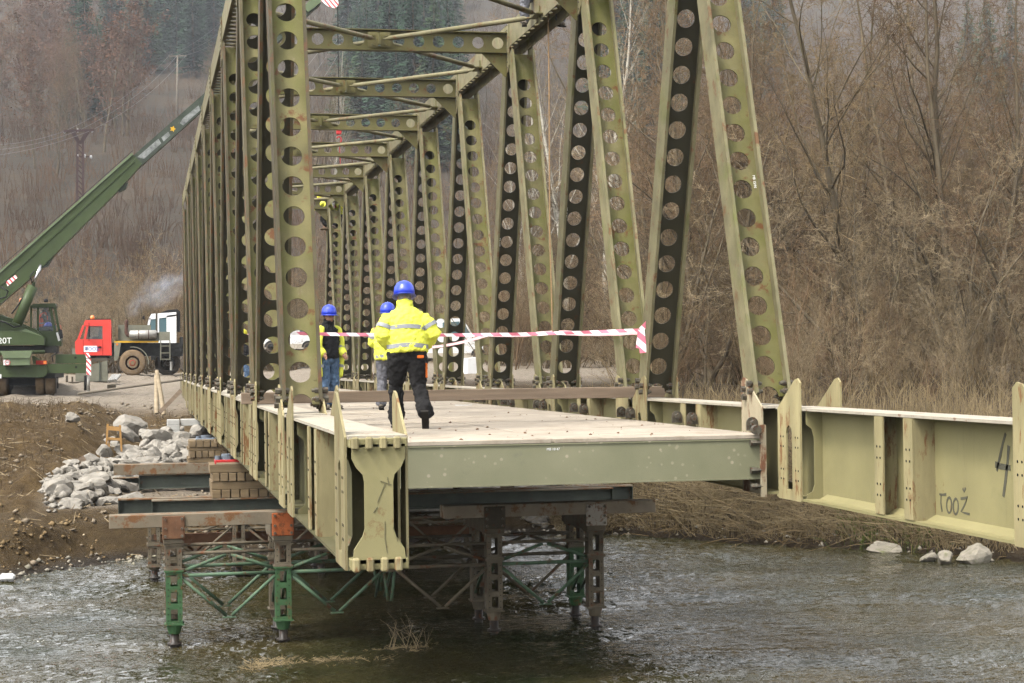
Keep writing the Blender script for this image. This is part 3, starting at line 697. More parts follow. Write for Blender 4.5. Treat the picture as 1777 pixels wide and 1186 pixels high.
ME_KNEE = MB().prism([(0, 0), (0.46, 0), (0.40, -0.06), (0.03, -0.42), (0, -0.42)], 'y', -0.008, 0.008).mesh('knee_plate', M['steel'])
ME_KNEE2 = MB().prism([(0, 0), (-0.46, 0), (-0.40, -0.06), (-0.03, -0.42), (0, -0.42)], 'y', -0.008, 0.008).mesh('knee_plate', M['steel'])
cbk = MB().box(-0.20, -0.02, -0.012, 0.0, -0.13, 0.13).box(0.02, 0.20, -0.012, 0, -0.13, 0.13).box(-0.02, -0.006, -0.10, 0, -0.10, 0.10).box(0.006, 0.02, -0.10, 0, -0.10, 0.10)
for sx in (-0.11, 0.11):
    for sz in (-0.08, 0.08): cbk.lathe([(0.026, -0.035), (0.026, -0.012)], (sx, 0, sz), n=6, axis='y')
ME_CBK = cbk.mesh('brace_bracket', M['steel'])
XM = (XL1+XR0)/2; ZM = (BAR0+BAR1)/2
for q in range(NP):
    b_ = copyto(ME_BAR, 'cross_bar', bridge, bl((XL1, apex[q], BAR0)))
    copyto(ME_KNEE, 'knee_plate', b_, (0.022, 0.0, -0.001)); copyto(ME_KNEE2, 'knee_plate', b_, (SPAN-0.022, 0.0, -0.001))
    copyto(ME_CBK, 'brace_bracket', b_, (SPAN/2, -0.095, ZM-BAR0))
    if q < NP-1:
        ym = (apex[q]+apex[q+1])/2
        for ya in (apex[q]+0.10, apex[q+1]-0.12):
            for xe, sx in ((XL1, -1), (XR0, 1)):
                mb = MB(); p0 = Vector((XM+sx*0.06, ya, ZM)); p1 = Vector((xe-sx*0.10, ym+(0.16 if ya > ym else -0.16), ZM-0.02)); d = (p1-p0).normalized()
                mb.tube([p0+d*0.02, p0+d*0.10, p0+d*0.16, p1-d*0.16, p1-d*0.10, p1], [0.012, 0.02, 0.043, 0.043, 0.02, 0.012], 10)
                part('wind_brace', mb, M['flange'], bridge, True)
        for xe, sx in ((XL1, -1), (XR0, 1)):
            mb = MB().box(min(xe, xe-sx*0.12), max(xe, xe-sx*0.12), ym-0.26, ym+0.26, ZM-0.03, ZM-0.014)
            mb.box(min(xe-sx*0.001, xe-sx*0.016), max(xe-sx*0.001, xe-sx*0.016), ym-0.05, ym+0.05, ZM-0.16, ZM+0.14); part('brace_lug', mb, M['steel'], bridge)
# ---- floor: beams, stringers, deck panels
def floor_beam(y, mt, first=False):
    mb = MB().box(XL1+0.02, XR0-0.03, y, y+0.014, ZD-0.46, ZD-0.062).box(XL1+0.02, XR0-0.03, y-0.012, y+0.16, ZD-0.475, ZD-0.46).box(XL1+0.02, XR0-0.03, y-0.012, y+0.16, ZD-0.062, ZD-0.048)
    o = part('floor_beam', mb, mt, bridge)
    if first:
        e = MB().box(XR0-0.09, XR0-0.028, y-0.05, y-0.013, ZD-0.66, ZD+0.10); part('end_cleat', e, M['rusty'], o)
        for zz in (ZD-0.09, ZD-0.38, ZD-0.55):
            part('bolt', MB().lathe([(0.036, -0.07), (0.036, 0.0), (0.022, 0.0), (0.022, 0.06)], (XR0-0.13, y-0.03, zz), n=6, axis='x'), M['bolt'], o)
        part('bolt_bracket', MB().lathe([(0.05, -0.05), (0.05, 0.03)], (XR0-0.14, y-0.04, ZD+0.05), n=10, axis='y'), M['bolt'], o)
for q in range(NP*2+1): floor_beam(Y0+q*LP/2, M['splash'] if q == 0 else M['steel'], q == 0)
for q in range(5):
    x = XL1+0.5+q*(SPAN-1.0)/4
    part('stringer', MB().box(x-0.06, x+0.06, Y0+0.02, Y0+NP*LP, ZD-0.30, ZD-0.052), M['dbeam'], bridge)
for q in range(NP*2):
    for h_ in range(2):
        xa = XL1+0.02+h_*(SPAN/2); xb = xa+SPAN/2-0.03-(0.004)
        mb = MB().cbox(xa, xb, Y0-0.02+q*LP/2+0.006, Y0-0.02+(q+1)*LP/2-0.006, ZD-0.046, ZD-0.002*((q+h_) % 2), 0.005)
        part('deck_panel', mb, M['dust'], bridge)
# painted assembly marks
def text(name, s, mt, parent, size, mw, ext=0.001):
    cu = bpy.data.curves.new(name, 'FONT'); cu.body = s; cu.size = size; cu.extrude = ext; cu.align_x = 'CENTER'; cu.align_y = 'CENTER'
    cu.materials.append(mt); tmp = bpy.data.objects.new(name, cu); COL.objects.link(tmp); bpy.context.view_layer.update()
    me = bpy.data.meshes.new_from_object(tmp.evaluated_get(bpy.context.evaluated_depsgraph_get())); bpy.data.objects.remove(tmp)
    o = link(name, me, parent)
    o.matrix_basis = Matrix.Translation(-world_origin(parent)) @ mw if parent else mw
    return o
def frame(loc, xdir, ydir):
    x = Vector(xdir).normalized(); y = Vector(ydir); y = (y-x*x.dot(y)).normalized(); z = x.cross(y)
    mm = Matrix((x, y, z)).transposed().to_4x4(); mm.translation = loc; return mm
xr = (XR0+XR1)/2
dv = Vector((0, math.sin(TILT), math.cos(TILT))); dv2 = Vector((0, -math.sin(TILT), math.cos(TILT)))
for base, d_, nrm, hh, off_ in (((xr, Y0+0.5, ZDG), dv, Vector((0, -math.cos(TILT), math.sin(TILT))), 2.55, 0.15), ((xr, Y0+LP-0.5, ZDG), dv2, Vector((0, -math.cos(TILT), -math.sin(TILT))), 2.95, -0.135),
                                ((xr, Y0+LP*2-0.5, ZDG), dv2, Vector((0, -math.cos(TILT), -math.sin(TILT))), 2.9, -0.135), ((xr, Y0+LP*3-0.5, ZDG), dv2, Vector((0, -math.cos(TILT), -math.sin(TILT))), 2.8, -0.135)):
    p = Vector(base)+d_*hh+Vector((off_, 0, 0))+nrm*0.009
    text('stencil_mark', 'MB 15/95', M['letter'], bridge, 0.042, frame(p, -d_, (1, 0, 0)))
p = aty(960, 780, Y0-0.001); text('stencil_mark', 'MB 10 47', M['letter'], bridge, 0.036, frame(Vector((p.x, Y0-0.003, p.z)), (1, 0, 0), (0, 0, 1)))
# brushed graffiti on the right girder web
XW = XR0+GW/2-0.008
def stroke(pts, w, X):
    mb = MB(); P = [atx(x, y, X) for x, y in pts]
    ps = [(p.y, p.z) for p in P]; k = len(ps); a, b = [], []
    for i in range(k):
        d = Vector((ps[min(i+1, k-1)][0]-ps[max(i-1, 0)][0], ps[min(i+1, k-1)][1]-ps[max(i-1, 0)][1])).normalized(); ww = w*(0.75+0.4*random.random())
        a.append((ps[i][0]-d.y*ww/2, ps[i][1]+d.x*ww/2)); b.append((ps[i][0]+d.y*ww/2, ps[i][1]-d.x*ww/2))
    for i in range(k-1): mb.prism([a[i], a[i+1], b[i+1], b[i]], 'x', X-0.002, X+0.001)
    return mb
z6 = lambda pts: [(1400+a/2.9655, 600+b/2.9655) for a, b in pts]
for pts, w in (([(1024, 452), (1010, 500), (995, 570), (978, 645)], 0.035), ([(970, 612), (1000, 622), (1048, 630)], 0.055), ([(1040, 515), (1034, 600), (1024, 690), (1012, 778)], 0.045)):
    part('graffiti_numeral', stroke(z6(pts), w, XW), M['graff'], bridge)
circ = lambda cx, cy, rx, ry, n_=14: [(cx+rx*math.sin(2*math.pi*i/n_), cy-ry*math.cos(2*math.pi*i/n_)) for i in range(n_+1)]
for pts in ([(683, 765), (700, 768), (718, 766)], [(692, 768), (690, 810), (697, 855)], circ(733, 822, 13, 40), circ(767, 828, 13, 40), [(793, 788), (828, 782), (815, 815), (795, 855), (815, 862), (838, 868)], [(803, 735), (810, 752), (818, 732)]):
    part('graffiti_letter', stroke(z6(pts), 0.022, XW), M['graff'], bridge)
# grey scratches on the left end plate
for pts in ([(655, 872), (662, 855), (668, 840)], [(655, 880), (648, 890)], [(675, 840), (672, 828)], [(660, 835), (680, 842)], [(668, 905), (668, 935), (672, 960)], [(690, 940), (686, 925), (682, 915)]):
    P = [aty(x, y, YN0-0.034) for x, y in pts]; mb = MB()
    for a, b in zip(P, P[1:]): mb.bar(a, b, 0.002, 0.008, (0, 1, 0))
    part('scratch', mb, M['graff'], bridge)

# ---- loose things on the bridge
mb = MB().cbox(1.22, 6.90, Y0+LP-0.08, Y0+LP+0.06, ZT+0.003, ZT+0.15, 0.006)
tag(solo('timber_beam', mb, M['plank'], 'long brown timber beam laid across both girders behind the walking man', 'timber'), kind='thing')
solo('board_offcut', MB().box(*(lambda p: (p.x-0.16, p.x+0.16, p.y, p.y+0.05))(atz(805, 704, ZD)), ZD+0.001, ZD+0.012), M['letter'], 'small white strip lying on the bridge deck', 'strip')
def ribbon(P, w, mt, name, label, flutter=0.0):
    mb = MB(); k = len(P); vs = []
    for i, p in enumerate(P):
        a = flutter*math.sin(i*0.9); dz = Vector((0, math.sin(a), math.cos(a)))*w/2
        vs += [p-dz-Vector((0, .0006, 0)), p+dz-Vector((0, .0006, 0)), p+dz+Vector((0, .0006, 0)), p-dz+Vector((0, .0006, 0))]
    fs = []
    for i in range(k-1):
        for j in range(4): fs.append((i*4+j, i*4+(j+1) % 4, i*4+4+(j+1) % 4, i*4+4+j))
    fs += [(3, 2, 1, 0), (4*k-4, 4*k-3, 4*k-2, 4*k-1)]
    mb.add(vs, fs); return solo(name, mb, mt, label, 'tape', base=tuple(P[0]))
def sag(a, b, n_, s): return [a.lerp(b, i/n_)-Vector((0, 0, s*4*(i/n_)*(1-i/n_))) for i in range(n_+1)]
yt = Y0+LP-0.62
pa, pb = aty(455, 577, yt-0.1), aty(1112, 573, yt-0.1)
ribbon(sag(pa, pb, 40, 0.05), 0.043, M['tape'], 'barrier_tape', 'red and white barrier tape stretched across the bridge', 0.35)
mb = MB()
pk = aty(1112, 573, yt-0.12)
for dx, dz, w in ((0.03, -0.30, 0.10), (-0.04, -0.24, 0.07), (0.10, 0.10, 0.07)):
    mb.bar(pk, pk+Vector((dx, -0.01, dz)), 0.003, w, (1, 0, 0.2))
solo('tape_end', mb, M['tape'], 'loose knotted tape end hanging from the dark right diagonal', 'tape')
pn = [aty(1108, 576, Y0+LP-0.75), aty(965, 577, Y0+2*LP-0.75), aty(848, 581, Y0+3*LP-0.75), aty(772, 600, Y0+4*LP-0.75), aty(706, 604, Y0+5*LP-0.7)]
for i_, (a, b) in enumerate(zip(pn, pn[1:])):
    ribbon(sag(a, b, 16, 0.02), 0.075 if i_ < 2 else 0.06, M['tape2'], 'barrier_tape', ['red and white chequered tape along the nearest right panel', 'red and white chequered tape along the second right panel', 'thin chequered tape sagging past the white van', 'far chequered tape behind the walking man'][i_], 0.5)
ribbon([aty(455, 577, yt-0.1), aty(433, 583, Y0+2*LP-0.7), aty(400, 592, Y0+3*LP-0.7)], 0.07, M['tape2'], 'barrier_tape', 'red and white tape along the inside of the left truss')

# ================================================================== TEMPORARY SUPPORT TOWERS IN THE RIVER
def column(parent, x, y, z0, z1, mt, name='leg'):
    mb = MB(); hw = 0.098; wn = 0.042; t = 0.012
    for s in (-1, 1):
        a, b = sorted((s*hw, s*wn)); mb.box(x+a, x+b, y-hw, y-hw+t, z0, z1).box(x+a, x+b, y+hw-t, y+hw, z0, z1)
        a, b = sorted((s*hw, s*(hw-t))); mb.box(x+a, x+b, y-hw+t, y+hw-t, z0, z1)
    nb = max(1, round((z1-z0)/0.225)); st = (z1-z0)/nb
    for i in range(nb+1):
        a, b = max(z0, z0+i*st-0.035), min(z1, z0+i*st+0.035)
        mb.box(x-wn, x+wn, y-hw+0.001, y-hw+t-0.001, a, b).box(x-wn, x+wn, y+hw-t+0.001, y+hw-0.001, a, b)
    mb.box(x-hw-0.02, x+hw+0.02, y-hw-0.02, y+hw+0.02, z0-0.02, z0).box(x-hw-0.02, x+hw+0.02, y-hw-0.02, y+hw+0.02, z1, z1+0.02)
    o = part(name, mb, mt, parent)
    hb = MB()
    for i in range(int((z1-z0)/0.075)):
        for sx in (-0.082, 0.082): hb.lathe([(0.008, -0.002), (0.008, 0.0)], (x+sx*0.86, y-hw, z0+0.04+i*0.075), n=6, axis='y')
    part('bolt_hole', hb, M['hole'], o)['kind'] = 'stuff'
    return o
def tower(root, xs, y, mts, hz, bay_m, zc0=0.30, zmid=0.93, short=False):
    for i, x in enumerate(xs):
        if i == 2 and short:
            column(root, x, y, 0.86, hz-0.02, M['dcol'])
            for sx in (-0.07, 0.07): part('brace', MB().tube([(x+sx, y, 0.86), (x+sx*0.3, y, 0.46)], 0.02, 8), M['gbrace'], root, True)
            continue
        part('pile_pipe', MB().tube([(x, y, -0.7), (x, y, 0.20)], 0.055, 14).lathe([(0.085, 0.03), (0.085, 0.06)], (x, y, 0), 14), M['pipe'], root, True)
        part('pile_cap', MB().lathe([(0.07, 0.17), (0.10, zc0-0.02)], (x, y, 0), 14), mts[i], root)
        column(root, x, y, zc0, zmid, mts[i]); column(root, x, y, zmid+0.04, hz-0.02, M['dcol'])
    for i in range(len(xs)-1):
        a, b = xs[i]+0.10, xs[i+1]-0.10; c = (a+b)/2; g = bay_m[i]; r = 0.021
        yy = y-0.06
        part('brace', MB().tube([(a, yy, hz-0.12), (b, yy, hz-0.12)], r, 8), M['dcol'], root, True)
        part('brace', MB().tube([(a, yy, 0.88), (b, yy, 0.88)], r+0.002, 8), g, root, True)
        for e in (a, b):
            part('brace', MB().tube([(e, yy, 0.93), (c+(0.03 if e > c else -0.03), yy, hz-0.15)], r, 8), g, root, True)
            part('brace', MB().tube([(e, yy, 0.84), (c+(0.03 if e > c else -0.03), yy, 0.37)], r, 8), g, root, True)
        part('brace_joint', MB().box(c-0.08, c+0.08, yy-0.02, yy+0.02, 0.345, 0.36), g, root)
XS = [0.324, 1.646, 2.975, 4.300, 5.620]; YF, YM = 22.25, 23.3
tw = empty('support_tower', (2.97, YF, 0), 'near steel support tower with green and brown legs standing in the river', 'support')
tower(tw, XS, YF, [M['gcol'], M['gcol'], M['dcol'], M['dcol'], M['dcol']], 1.27, [M['gbrace'], M['gbrace'], M['dcol'], M['gbrace']], short=True)
tower(tw, XS, YM, [M['dcol'], M['dcol'], M['gcol'], M['dcol'], M['gcol']], 1.27, [M['gbrace'], M['gbrace'], M['dcol'], M['dcol']], short=True)
pm = [M['rplate'], M['oplate'], M['dplate'], M['dplate'], M['wplate']]
for i, x in enumerate(XS):
    o = part('head_beam', MB().cbox(x-0.125, x+0.125, YF-0.13, YM+0.22, 1.272, 1.475, 0.008), M['dcol'], tw)
    e = part('end_plate', MB().cbox(x-0.135, x+0.135, YF-0.155, YF-0.132, 1.335, 1.615, 0.006), pm[i], o)
    for sx in (-0.10, 0.10):
        for zz in (1.37, 1.46, 1.58): part('bolt', MB().lathe([(0.018, -0.02), (0.018, 0)], (x+sx, YF-0.156, zz), n=6, axis='y'), M['bolt'], e)
    for sx in (-0.06, 0.06): part('brace', MB().tube([(x+sx, YF+0.1, 0.95), (x+sx, YM-0.1, 0.4)], 0.018, 8), M['gbrace'], tw, True)
def channel_beam(name, x0, x1, y, z0, z1, mt, label, group='steel beams of the temporary supports', depth=0.30, topm=None):
    mb = MB(); yc = y+depth/2
    for a, b in ((y, y+0.135), (y+0.155, y+depth)):
        mb.cbox(x0, x1, a, b, z0, z1, 0.006)
    return tag(solo(name, mb, mt, label, 'beam', group), kind='thing')
def i_beam(name, x0, x1, y, z0, z1, mt, label, group='steel beams of the temporary supports', fw=0.26, open_end=True):
    yc = y+fw/2; t = 0.02
    root = tag(empty(name, ((x0+x1)/2, yc, z0), label, 'beam', group), kind='thing')
    part('web', MB().box(x0, x1, yc-0.007, yc+0.007, z0+t, z1-t).box(x0, x0+0.014, y+0.004, y+fw-0.004, z0+t, z1-t).box(x1-0.014, x1, y+0.004, y+fw-0.004, z0+t, z1-t), mt, root)
    part('bottom_flange', MB().box(x0, x1, y, y+fw, z0, z0+t), mt, root); part('top_flange', MB().box(x0, x1, y, y+fw, z1-t, z1), M['rbeam'], root)
    return root
X_ = lambda px, py, Y: aty(px, py, Y).x
channel_beam('steel_beam', X_(189, 895, YF-0.10), 2.25, YF-0.125, 1.478, 1.635, M['rbeam'], 'mud coated steel beam on the left heads of the near tower')
channel_beam('steel_beam', X_(769, 880, YF-0.10), X_(1137, 878, YF-0.1), YF-0.125, 1.478, 1.635, M['rbeam_lit'], 'rusty steel beam on the right heads of the near tower')
# second tower near the bank
YB, YB2 = 29.35, 30.3
XB = [0.12, 1.465, 2.80, 4.13, 5.46]
tb = empty('support_tower', (2.8, YB, 0), 'farther brown support tower close to the muddy bank', 'support')
tower(tb, XB, YB, [M['dcol']]*5, 0.92, [M['dcol']]*4, zc0=0.24, zmid=0.56); tower(tb, XB, YB2, [M['dcol']]*5, 0.92, [M['rplate'], M['dcol'], M['rplate'], M['dcol']], zc0=0.24, zmid=0.56)
for x in XB: part('head_beam', MB().cbox(x-0.12, x+0.12, YB-0.15, YB2+0.4, 0.925, 1.02, 0.006), M['dcol'], tb)
part('walkway_rail', MB().box(XB[0], XB[-1]+0.4, YB+0.3, YB+0.42, 0.55, 0.70), M['rplate'], tb)
zA = lambda py, Y, px=300: aty(px, py, Y).z
i_beam('steel_beam', X_(263, 870, YB), X_(1062, 850, YB), YB-0.1, 1.025, 1.29, M['dbeam'], 'long grey green beam carrying the red jack timber crib')
i_beam('steel_beam', X_(205, 870, YB+0.5), X_(1096, 850, YB+0.5), YB+0.40, 1.025, 1.288, M['dbeam'], 'grey green beam behind the crib beam, sticking out further left')
# third support on the rubble
YK = 37.6
i_beam('steel_beam', X_(241, 835, YK), 3.6, YK, zA(848, YK), zA(823, YK), M['dbeam'], 'grey green beam with scratches under the rust topped beam')
i_beam('steel_beam', X_(196, 838, YK+0.8), 3.4, YK+0.8, zA(848, YK), zA(831, YK), M['dbeam'], 'dark beam stub poking out left of the scratched beam')
channel_beam('steel_beam', X_(197, 813, YK), 3.5, YK-0.02, zA(823, YK)+0.002, zA(805, YK), M['rbeam'], 'rust brown beam lying before the pale rubble', depth=0.42)
# timber cribs, each block a thing
def crib(x0, x1, y0, z0, layers, tag_):
    z = z0
    for li, (h, n, along) in enumerate(layers):
        lab = '%s of the timber crib %s' % (['end grain block in the bottom layer', 'long timber in the second layer', 'end grain block in the third layer', 'long timber in the top layer'][li % 4], tag_)
        if along:
            for q in range(n): solo('timber_block', MB().cbox(x0-0.03*random.random(), x1, y0+q*1.0/n+0.01, y0+(q+1)*1.0/n-0.01, z+0.001, z+h-0.001, 0.006), M['timber'], lab, 'timber', 'timbers of the crib '+tag_)
        else:
            w = (x1-x0)/n
            for q in range(n): solo('timber_block', MB().cbox(x0+q*w+0.006+0.01*random.random(), x0+(q+1)*w-0.006, y0-0.03*random.random(), y0+1.0, z+0.001, z+h-0.001-0.004*random.random(), 0.006), M['timber'], lab, 'timber', 'timbers of the crib '+tag_)
        z += h
    return z
zt1 = crib(X_(367, 830, YB), 2.25, YB-0.02, 1.292, [(0.135, 8, 0), (0.135, 3, 1), (0.135, 9, 0), (0.135, 3, 1)], 'under the red jack')
zt2 = crib(X_(328, 785, YK), 2.2, YK+0.02, zA(805, YK)+0.004, [(0.11, 4, 1), (0.13, 10, 0), (0.08, 4, 1), (0.14, 9, 0)], 'behind the rust brown beam')
def jack(x, y, z0, z1, label, redlow=True):
    r = empty('bridge_jack', (x, y, z0), label, 'jack'); h = z1-z0
    part('base', MB().cbox(x-0.22, x+0.22, y-0.2, y+0.2, z0+0.002, z0+h*0.45, 0.012), M['jackr'] if redlow else M['jackb'], r)
    part('body', MB().lathe([(0.13, z0+h*0.45), (0.13, z0+h*0.8), (0.09, z0+h*0.8), (0.09, z1-0.002)], (x-0.02, y, 0), 16), M['jackb'], r)
    part('side_cylinder', MB().lathe([(0.05, z0+h*0.45), (0.05, z0+h*0.85)], (x-0.17, y-0.1, 0), 12), M['jackb'], r)
    part('wedge_board', MB().box(x-0.2, x+0.2, y-0.23, y-0.205, z0+0.004, z0+h*0.2), M['board'], r)
jack(X_(396, 790, YB+0.2), YB+0.25, zt1, ZB, 'red based bridge jack on the nearest timber crib')
jack(X_(358, 750, YK+0.3), YK+0.3, zt2, ZB, 'grey jack with red side on the second timber crib', False)
solo('timber_block', MB().cbox(X_(372, 765, 37), X_(390, 765, 37), 36.6, 37.2, 1.86, 1.95, 0.01), M['timber'], 'rough timber offcut wedged beside the second jack', 'timber')
# pale concrete blocks at the abutment
YA = 50.0
for q in range(4):
    z0 = 1.40+q*0.145
    solo('concrete_block', MB().cbox(X_(290, 750, YA), X_(312, 750, YA), YA, YA+0.5, z0+0.001, z0+0.144, 0.01), M['conc'], 'pale grey concrete block in the stack by the left girder', 'block', 'concrete blocks stacked at the abutment')
solo('concrete_block', MB().cbox(X_(314, 742, YA), X_(352, 742, YA), YA+0.1, YA+0.6, 1.80, 1.985, 0.01), M['conc'], 'long pale concrete block lying at the top of the abutment', 'block')
solo('timber_block', MB().cbox(X_(320, 755, YA), X_(348, 755, YA), YA, YA+0.4, 1.62, 1.79, 0.01), M['timber'], 'brown timber under the long concrete block', 'timber')
solo('timber_block', MB().cbox(X_(320, 765, YA), X_(335, 765, YA), YA, YA+0.4, 1.36, 1.5, 0.01), M['timber'], 'lowest brown timber beside the concrete block stack', 'timber')
jack(X_(350, 748, YA), YA+0.3, 1.62, ZB, 'farthest blue grey jack beside the concrete blocks', False)
# abutment wall under the far end
tag(solo('abutment_wall', MB().cbox(-0.2, 8.4, 62.5, 64.0, 1.2, 2.02, 0.02), M['conc'], 'low concrete abutment wall under the far end of the bridge', 'wall'), kind='thing')

# ================================================================== LEFT BANK
def ground_hit(px, py):
    d = ray(px, py); t = 20.0
    while t < 700:
        p = C0+d*t
        if p.z < ground_z(p.x, p.y, False): return p
        t += 0.25 if t < 60 else 1.0
    return C0+d*700
def rock_mesh(seed, mt, sub=2):
    import bmesh
    bm = bmesh.new(); bmesh.ops.create_icosphere(bm, subdivisions=sub, radius=1.0); r = random.Random(seed)
    planes = [(Vector((r.gauss(0, 1), r.gauss(0, 1), r.gauss(0, 1))).normalized(), r.uniform(0.42, 0.78)) for _ in range(8)]
    for v in bm.verts:
        p = v.co.normalized(); rad = 1.0
        for nn, d in planes:
            c = p.dot(nn)
            if c > 0.01: rad = min(rad, d/c)
        v.co = p*rad*(1+0.04*mnoise.noise(p*3+Vector((seed, 0, 0))))
    me = bpy.data.meshes.new('rock'); bm.to_mesh(me); bm.free(); me.materials.append(mt); return me
ROCKS = [rock_mesh(i, M['rock'], 3) for i in range(10)]; ROCKB = [rock_mesh(40+i, M['rockb'], 3) for i in range(5)]
rr = random.Random(5)
def put_rock(px, py, size, mes, label, group, sink=0.42, flat=0.75):
    p = ground_hit(px, py); s = size
    o = link('rock', rr.choice(mes), None, (p.x, p.y, ground_z(p.x, p.y)+s*flat*(1-sink*1.6)), (rr.uniform(-.3, .3), rr.uniform(-.3, .3), rr.uniform(0, 6.28)))
    o.scale = (s*rr.uniform(0.85, 1.35), s*rr.uniform(0.8, 1.2), s*flat*rr.uniform(0.8, 1.15)); return tag(o, label, 'rock', group)
G1 = 'broken limestone tipped at the abutment'
pile = [(205, 815), (225, 830), (252, 808), (278, 800), (300, 790), (322, 778), (240, 845), (262, 842), (75, 868), (100, 852), (130, 880), (160, 880), (190, 882), (112, 830), (140, 845), (172, 850), (205, 870), (135, 812), (162, 822), (190, 840), (215, 845), (165, 796), (190, 812), (215, 820), (240, 800), (180, 778), (205, 792), (232, 780), (258, 790), (285, 795),
        (215, 768), (245, 762), (270, 764), (300, 775), (318, 785), (262, 778), (290, 760), (310, 765), (330, 770), (320, 800), (300, 805), (275, 812), (150, 865), (118, 868), (225, 800), (245, 820), (265, 830), (230, 835), (88, 878), (108, 884)]
for i, (x, y) in enumerate(pile):
    put_rock(x+14+rr.uniform(-4, 4), y+rr.uniform(-3, 3), rr.uniform(0.20, 0.36)*(1.25 if y < 800 else 1), ROCKS, 'pale limestone rubble rock in the heap at the abutment', G1)
for i in range(235):
    t = rr.random(); x = 92+t*250+rr.uniform(-12, 15); y = 872-t*105+rr.uniform(-22, 30)
    if y > 888: continue
    put_rock(x, y, rr.uniform(0.12, 0.30), ROCKS, 'pale limestone rubble rock in the heap at the abutment', G1)
for i in range(60):
    put_rock(rr.uniform(720, 1060), rr.uniform(835, 915), rr.uniform(0.12, 0.4), ROCKS, 'pale boulder on the bank below the deck, seen between the tower legs', 'boulders below the deck')
put_rock(222, 752, 0.55, ROCKS, 'big brownish boulder behind the wooden chair', None)
put_rock(124, 757, 0.26, ROCKS, 'single pale rock lying on the brown slope', None)
put_rock(124, 730, 0.16, ROCKS, 'smaller pale rock above the single rock on the slope', None)
# boulders at the right water edge
for x, y, s_, lab in ((1535, 946, 0.36, 'flat stone with a dark wet end at the right water edge'), (1648, 944, 0.42, 'large pale boulder, highest at the right water edge'), (1612, 962, 0.13, 'small stone left of the large pale boulder'),
                      (1690, 963, 0.26, 'wedge shaped stone right of the large pale boulder'), (1722, 952, 0.36, 'broad grey boulder under the right girder'), (1765, 955, 0.24, 'dark boulder farthest right under the girder end'), (1640, 966, 0.16, 'low stone in the water before the large boulder')):
    p = atz(x, y+12, 0.0); s_ *= 1.35 if x > 1600 else 0.85; o = link('rock', rr.choice(ROCKB), None, (p.x, p.y, max(0.0, ground_z(p.x, p.y, False))+s_*0.28), (0.1, 0.1, rr.uniform(0, 6))); o.scale = (s_*1.25, s_*0.8, s_*(0.45 if s_ < 0.4 and x < 1600 else 0.72)); tag(o, lab, 'rock')
# gravel and clods
def scatter_stones(n_, fn, smin, smax, name, mt, label):
    base = np.array([(1, 0, 0), (-1, 0, 0), (0, 1, 0), (0, -1, 0), (0, 0, 1), (0, 0, -1)], float)
    tri = np.array([(0, 2, 4), (2, 1, 4), (1, 3, 4), (3, 0, 4), (2, 0, 5), (1, 2, 5), (3, 1, 5), (0, 3, 5)])
    Vs, Fs = [], []; k = 0
    for i in range(n_):
        q = fn()
        if q is None: continue
        s = smin+(smax-smin)*rr.random()**3
        b = base*s*np.array([rr.uniform(.7, 1.4), rr.uniform(.7, 1.4), rr.uniform(.5, .9)])+np.array([[rr.gauss(0, .18)*s for _ in range(3)] for _ in range(6)])
        Vs.append(b+np.array(q)+[0, 0, s*0.25]); Fs.append(tri+k); k += 6
    o = link(name, fastmesh(name, np.concatenate(Vs), np.concatenate(Fs), mt)); return tag(o, label, kind='stuff')
def left_pt():
    x = rr.uniform(-8, 3.5); y = rr.uniform(31, 62); 
    if y-lerp_pts(SHORE, x) < 0.1: return None
    return (x, y, ground_z(x, y))
scatter_stones(2600, left_pt, 0.010, 0.075, 'gravel', M['gravel'], 'pale gravel and clods scattered over the left bank')
def clod_pt():
    x = rr.uniform(-7, 1.6); y = lerp_pts(SHORE, x)+rr.choice((rr.uniform(0.6, 2.2), rr.uniform(3, 26)))
    if 33 < y < 52 and project((x, y, 1.2))[0] > 150: return None
    return (x, y, ground_z(x, y)-0.01)
scatter_stones(2400, clod_pt, 0.010, 0.065, 'earth_clods', M['clod'], 'brown earth clods on the dug left bank')
def shore_pt():
    x = rr.uniform(-6, 15); y = lerp_pts(SHORE, x)+rr.gauss(0.2, 0.35); return (x, y, max(ground_z(x, y), -0.03))
scatter_stones(1100, shore_pt, 0.012, 0.07, 'shingle', M['rockb'], 'wet shingle along the water edge')
def deck_pt(): return (rr.uniform(1.9, 6.4), Y0+abs(rr.gauss(0, 9)), ZD-0.003)
scatter_stones(170, deck_pt, 0.004, 0.022, 'mud_crumbs', M['rplate'], 'dried mud crumbs scattered over the bridge deck')
def heap_pt():
    t = rr.random(); q = ground_hit(85+t*262+rr.uniform(-16, 16), 874-t*104+rr.uniform(-24, 20)); return (q.x, q.y, ground_z(q.x, q.y)+rr.uniform(0, 0.06))
scatter_stones(2600, heap_pt, 0.02, 0.13, 'rubble_fines', M['rock'], 'small broken stone and dust between the limestone rocks')
# the wooden chair
def chair():
    p = ground_hit(200, 792); Y = p.y; r = empty('wooden_chair', p, 'light brown wooden chair left on top of the rubble', 'chair')
    P = lambda x, y, Yo=0: aty(x, y, Y+Yo)
    for x0, x1, Yo, ytop in ((184, 187, 0, 736), (211, 208, 0, 738), (188, 190, 0.38, 764), (212, 210, 0.38, 765)):
        part('leg', MB().bar(P(x0, 784, Yo), P(x1, ytop, Yo), 0.045, 0.04, (0, 1, 0)), M['beech'], r)
    part('back_rail', MB().bar(P(186, 743), P(210, 745), 0.025, 0.10, (0, 0, 1)), M['beech'], r)
    part('back_rail', MB().bar(P(186, 761), P(210, 763), 0.025, 0.06, (0, 0, 1)), M['beech'], r)
    a = P(186, 764, 0.02); b = P(210, 764, 0.38); part('seat', MB().cbox(min(a.x, b.x), max(a.x, b.x), a.y, b.y, a.z-0.02, a.z+0.01, 0.006), M['beech'], r)
chair()
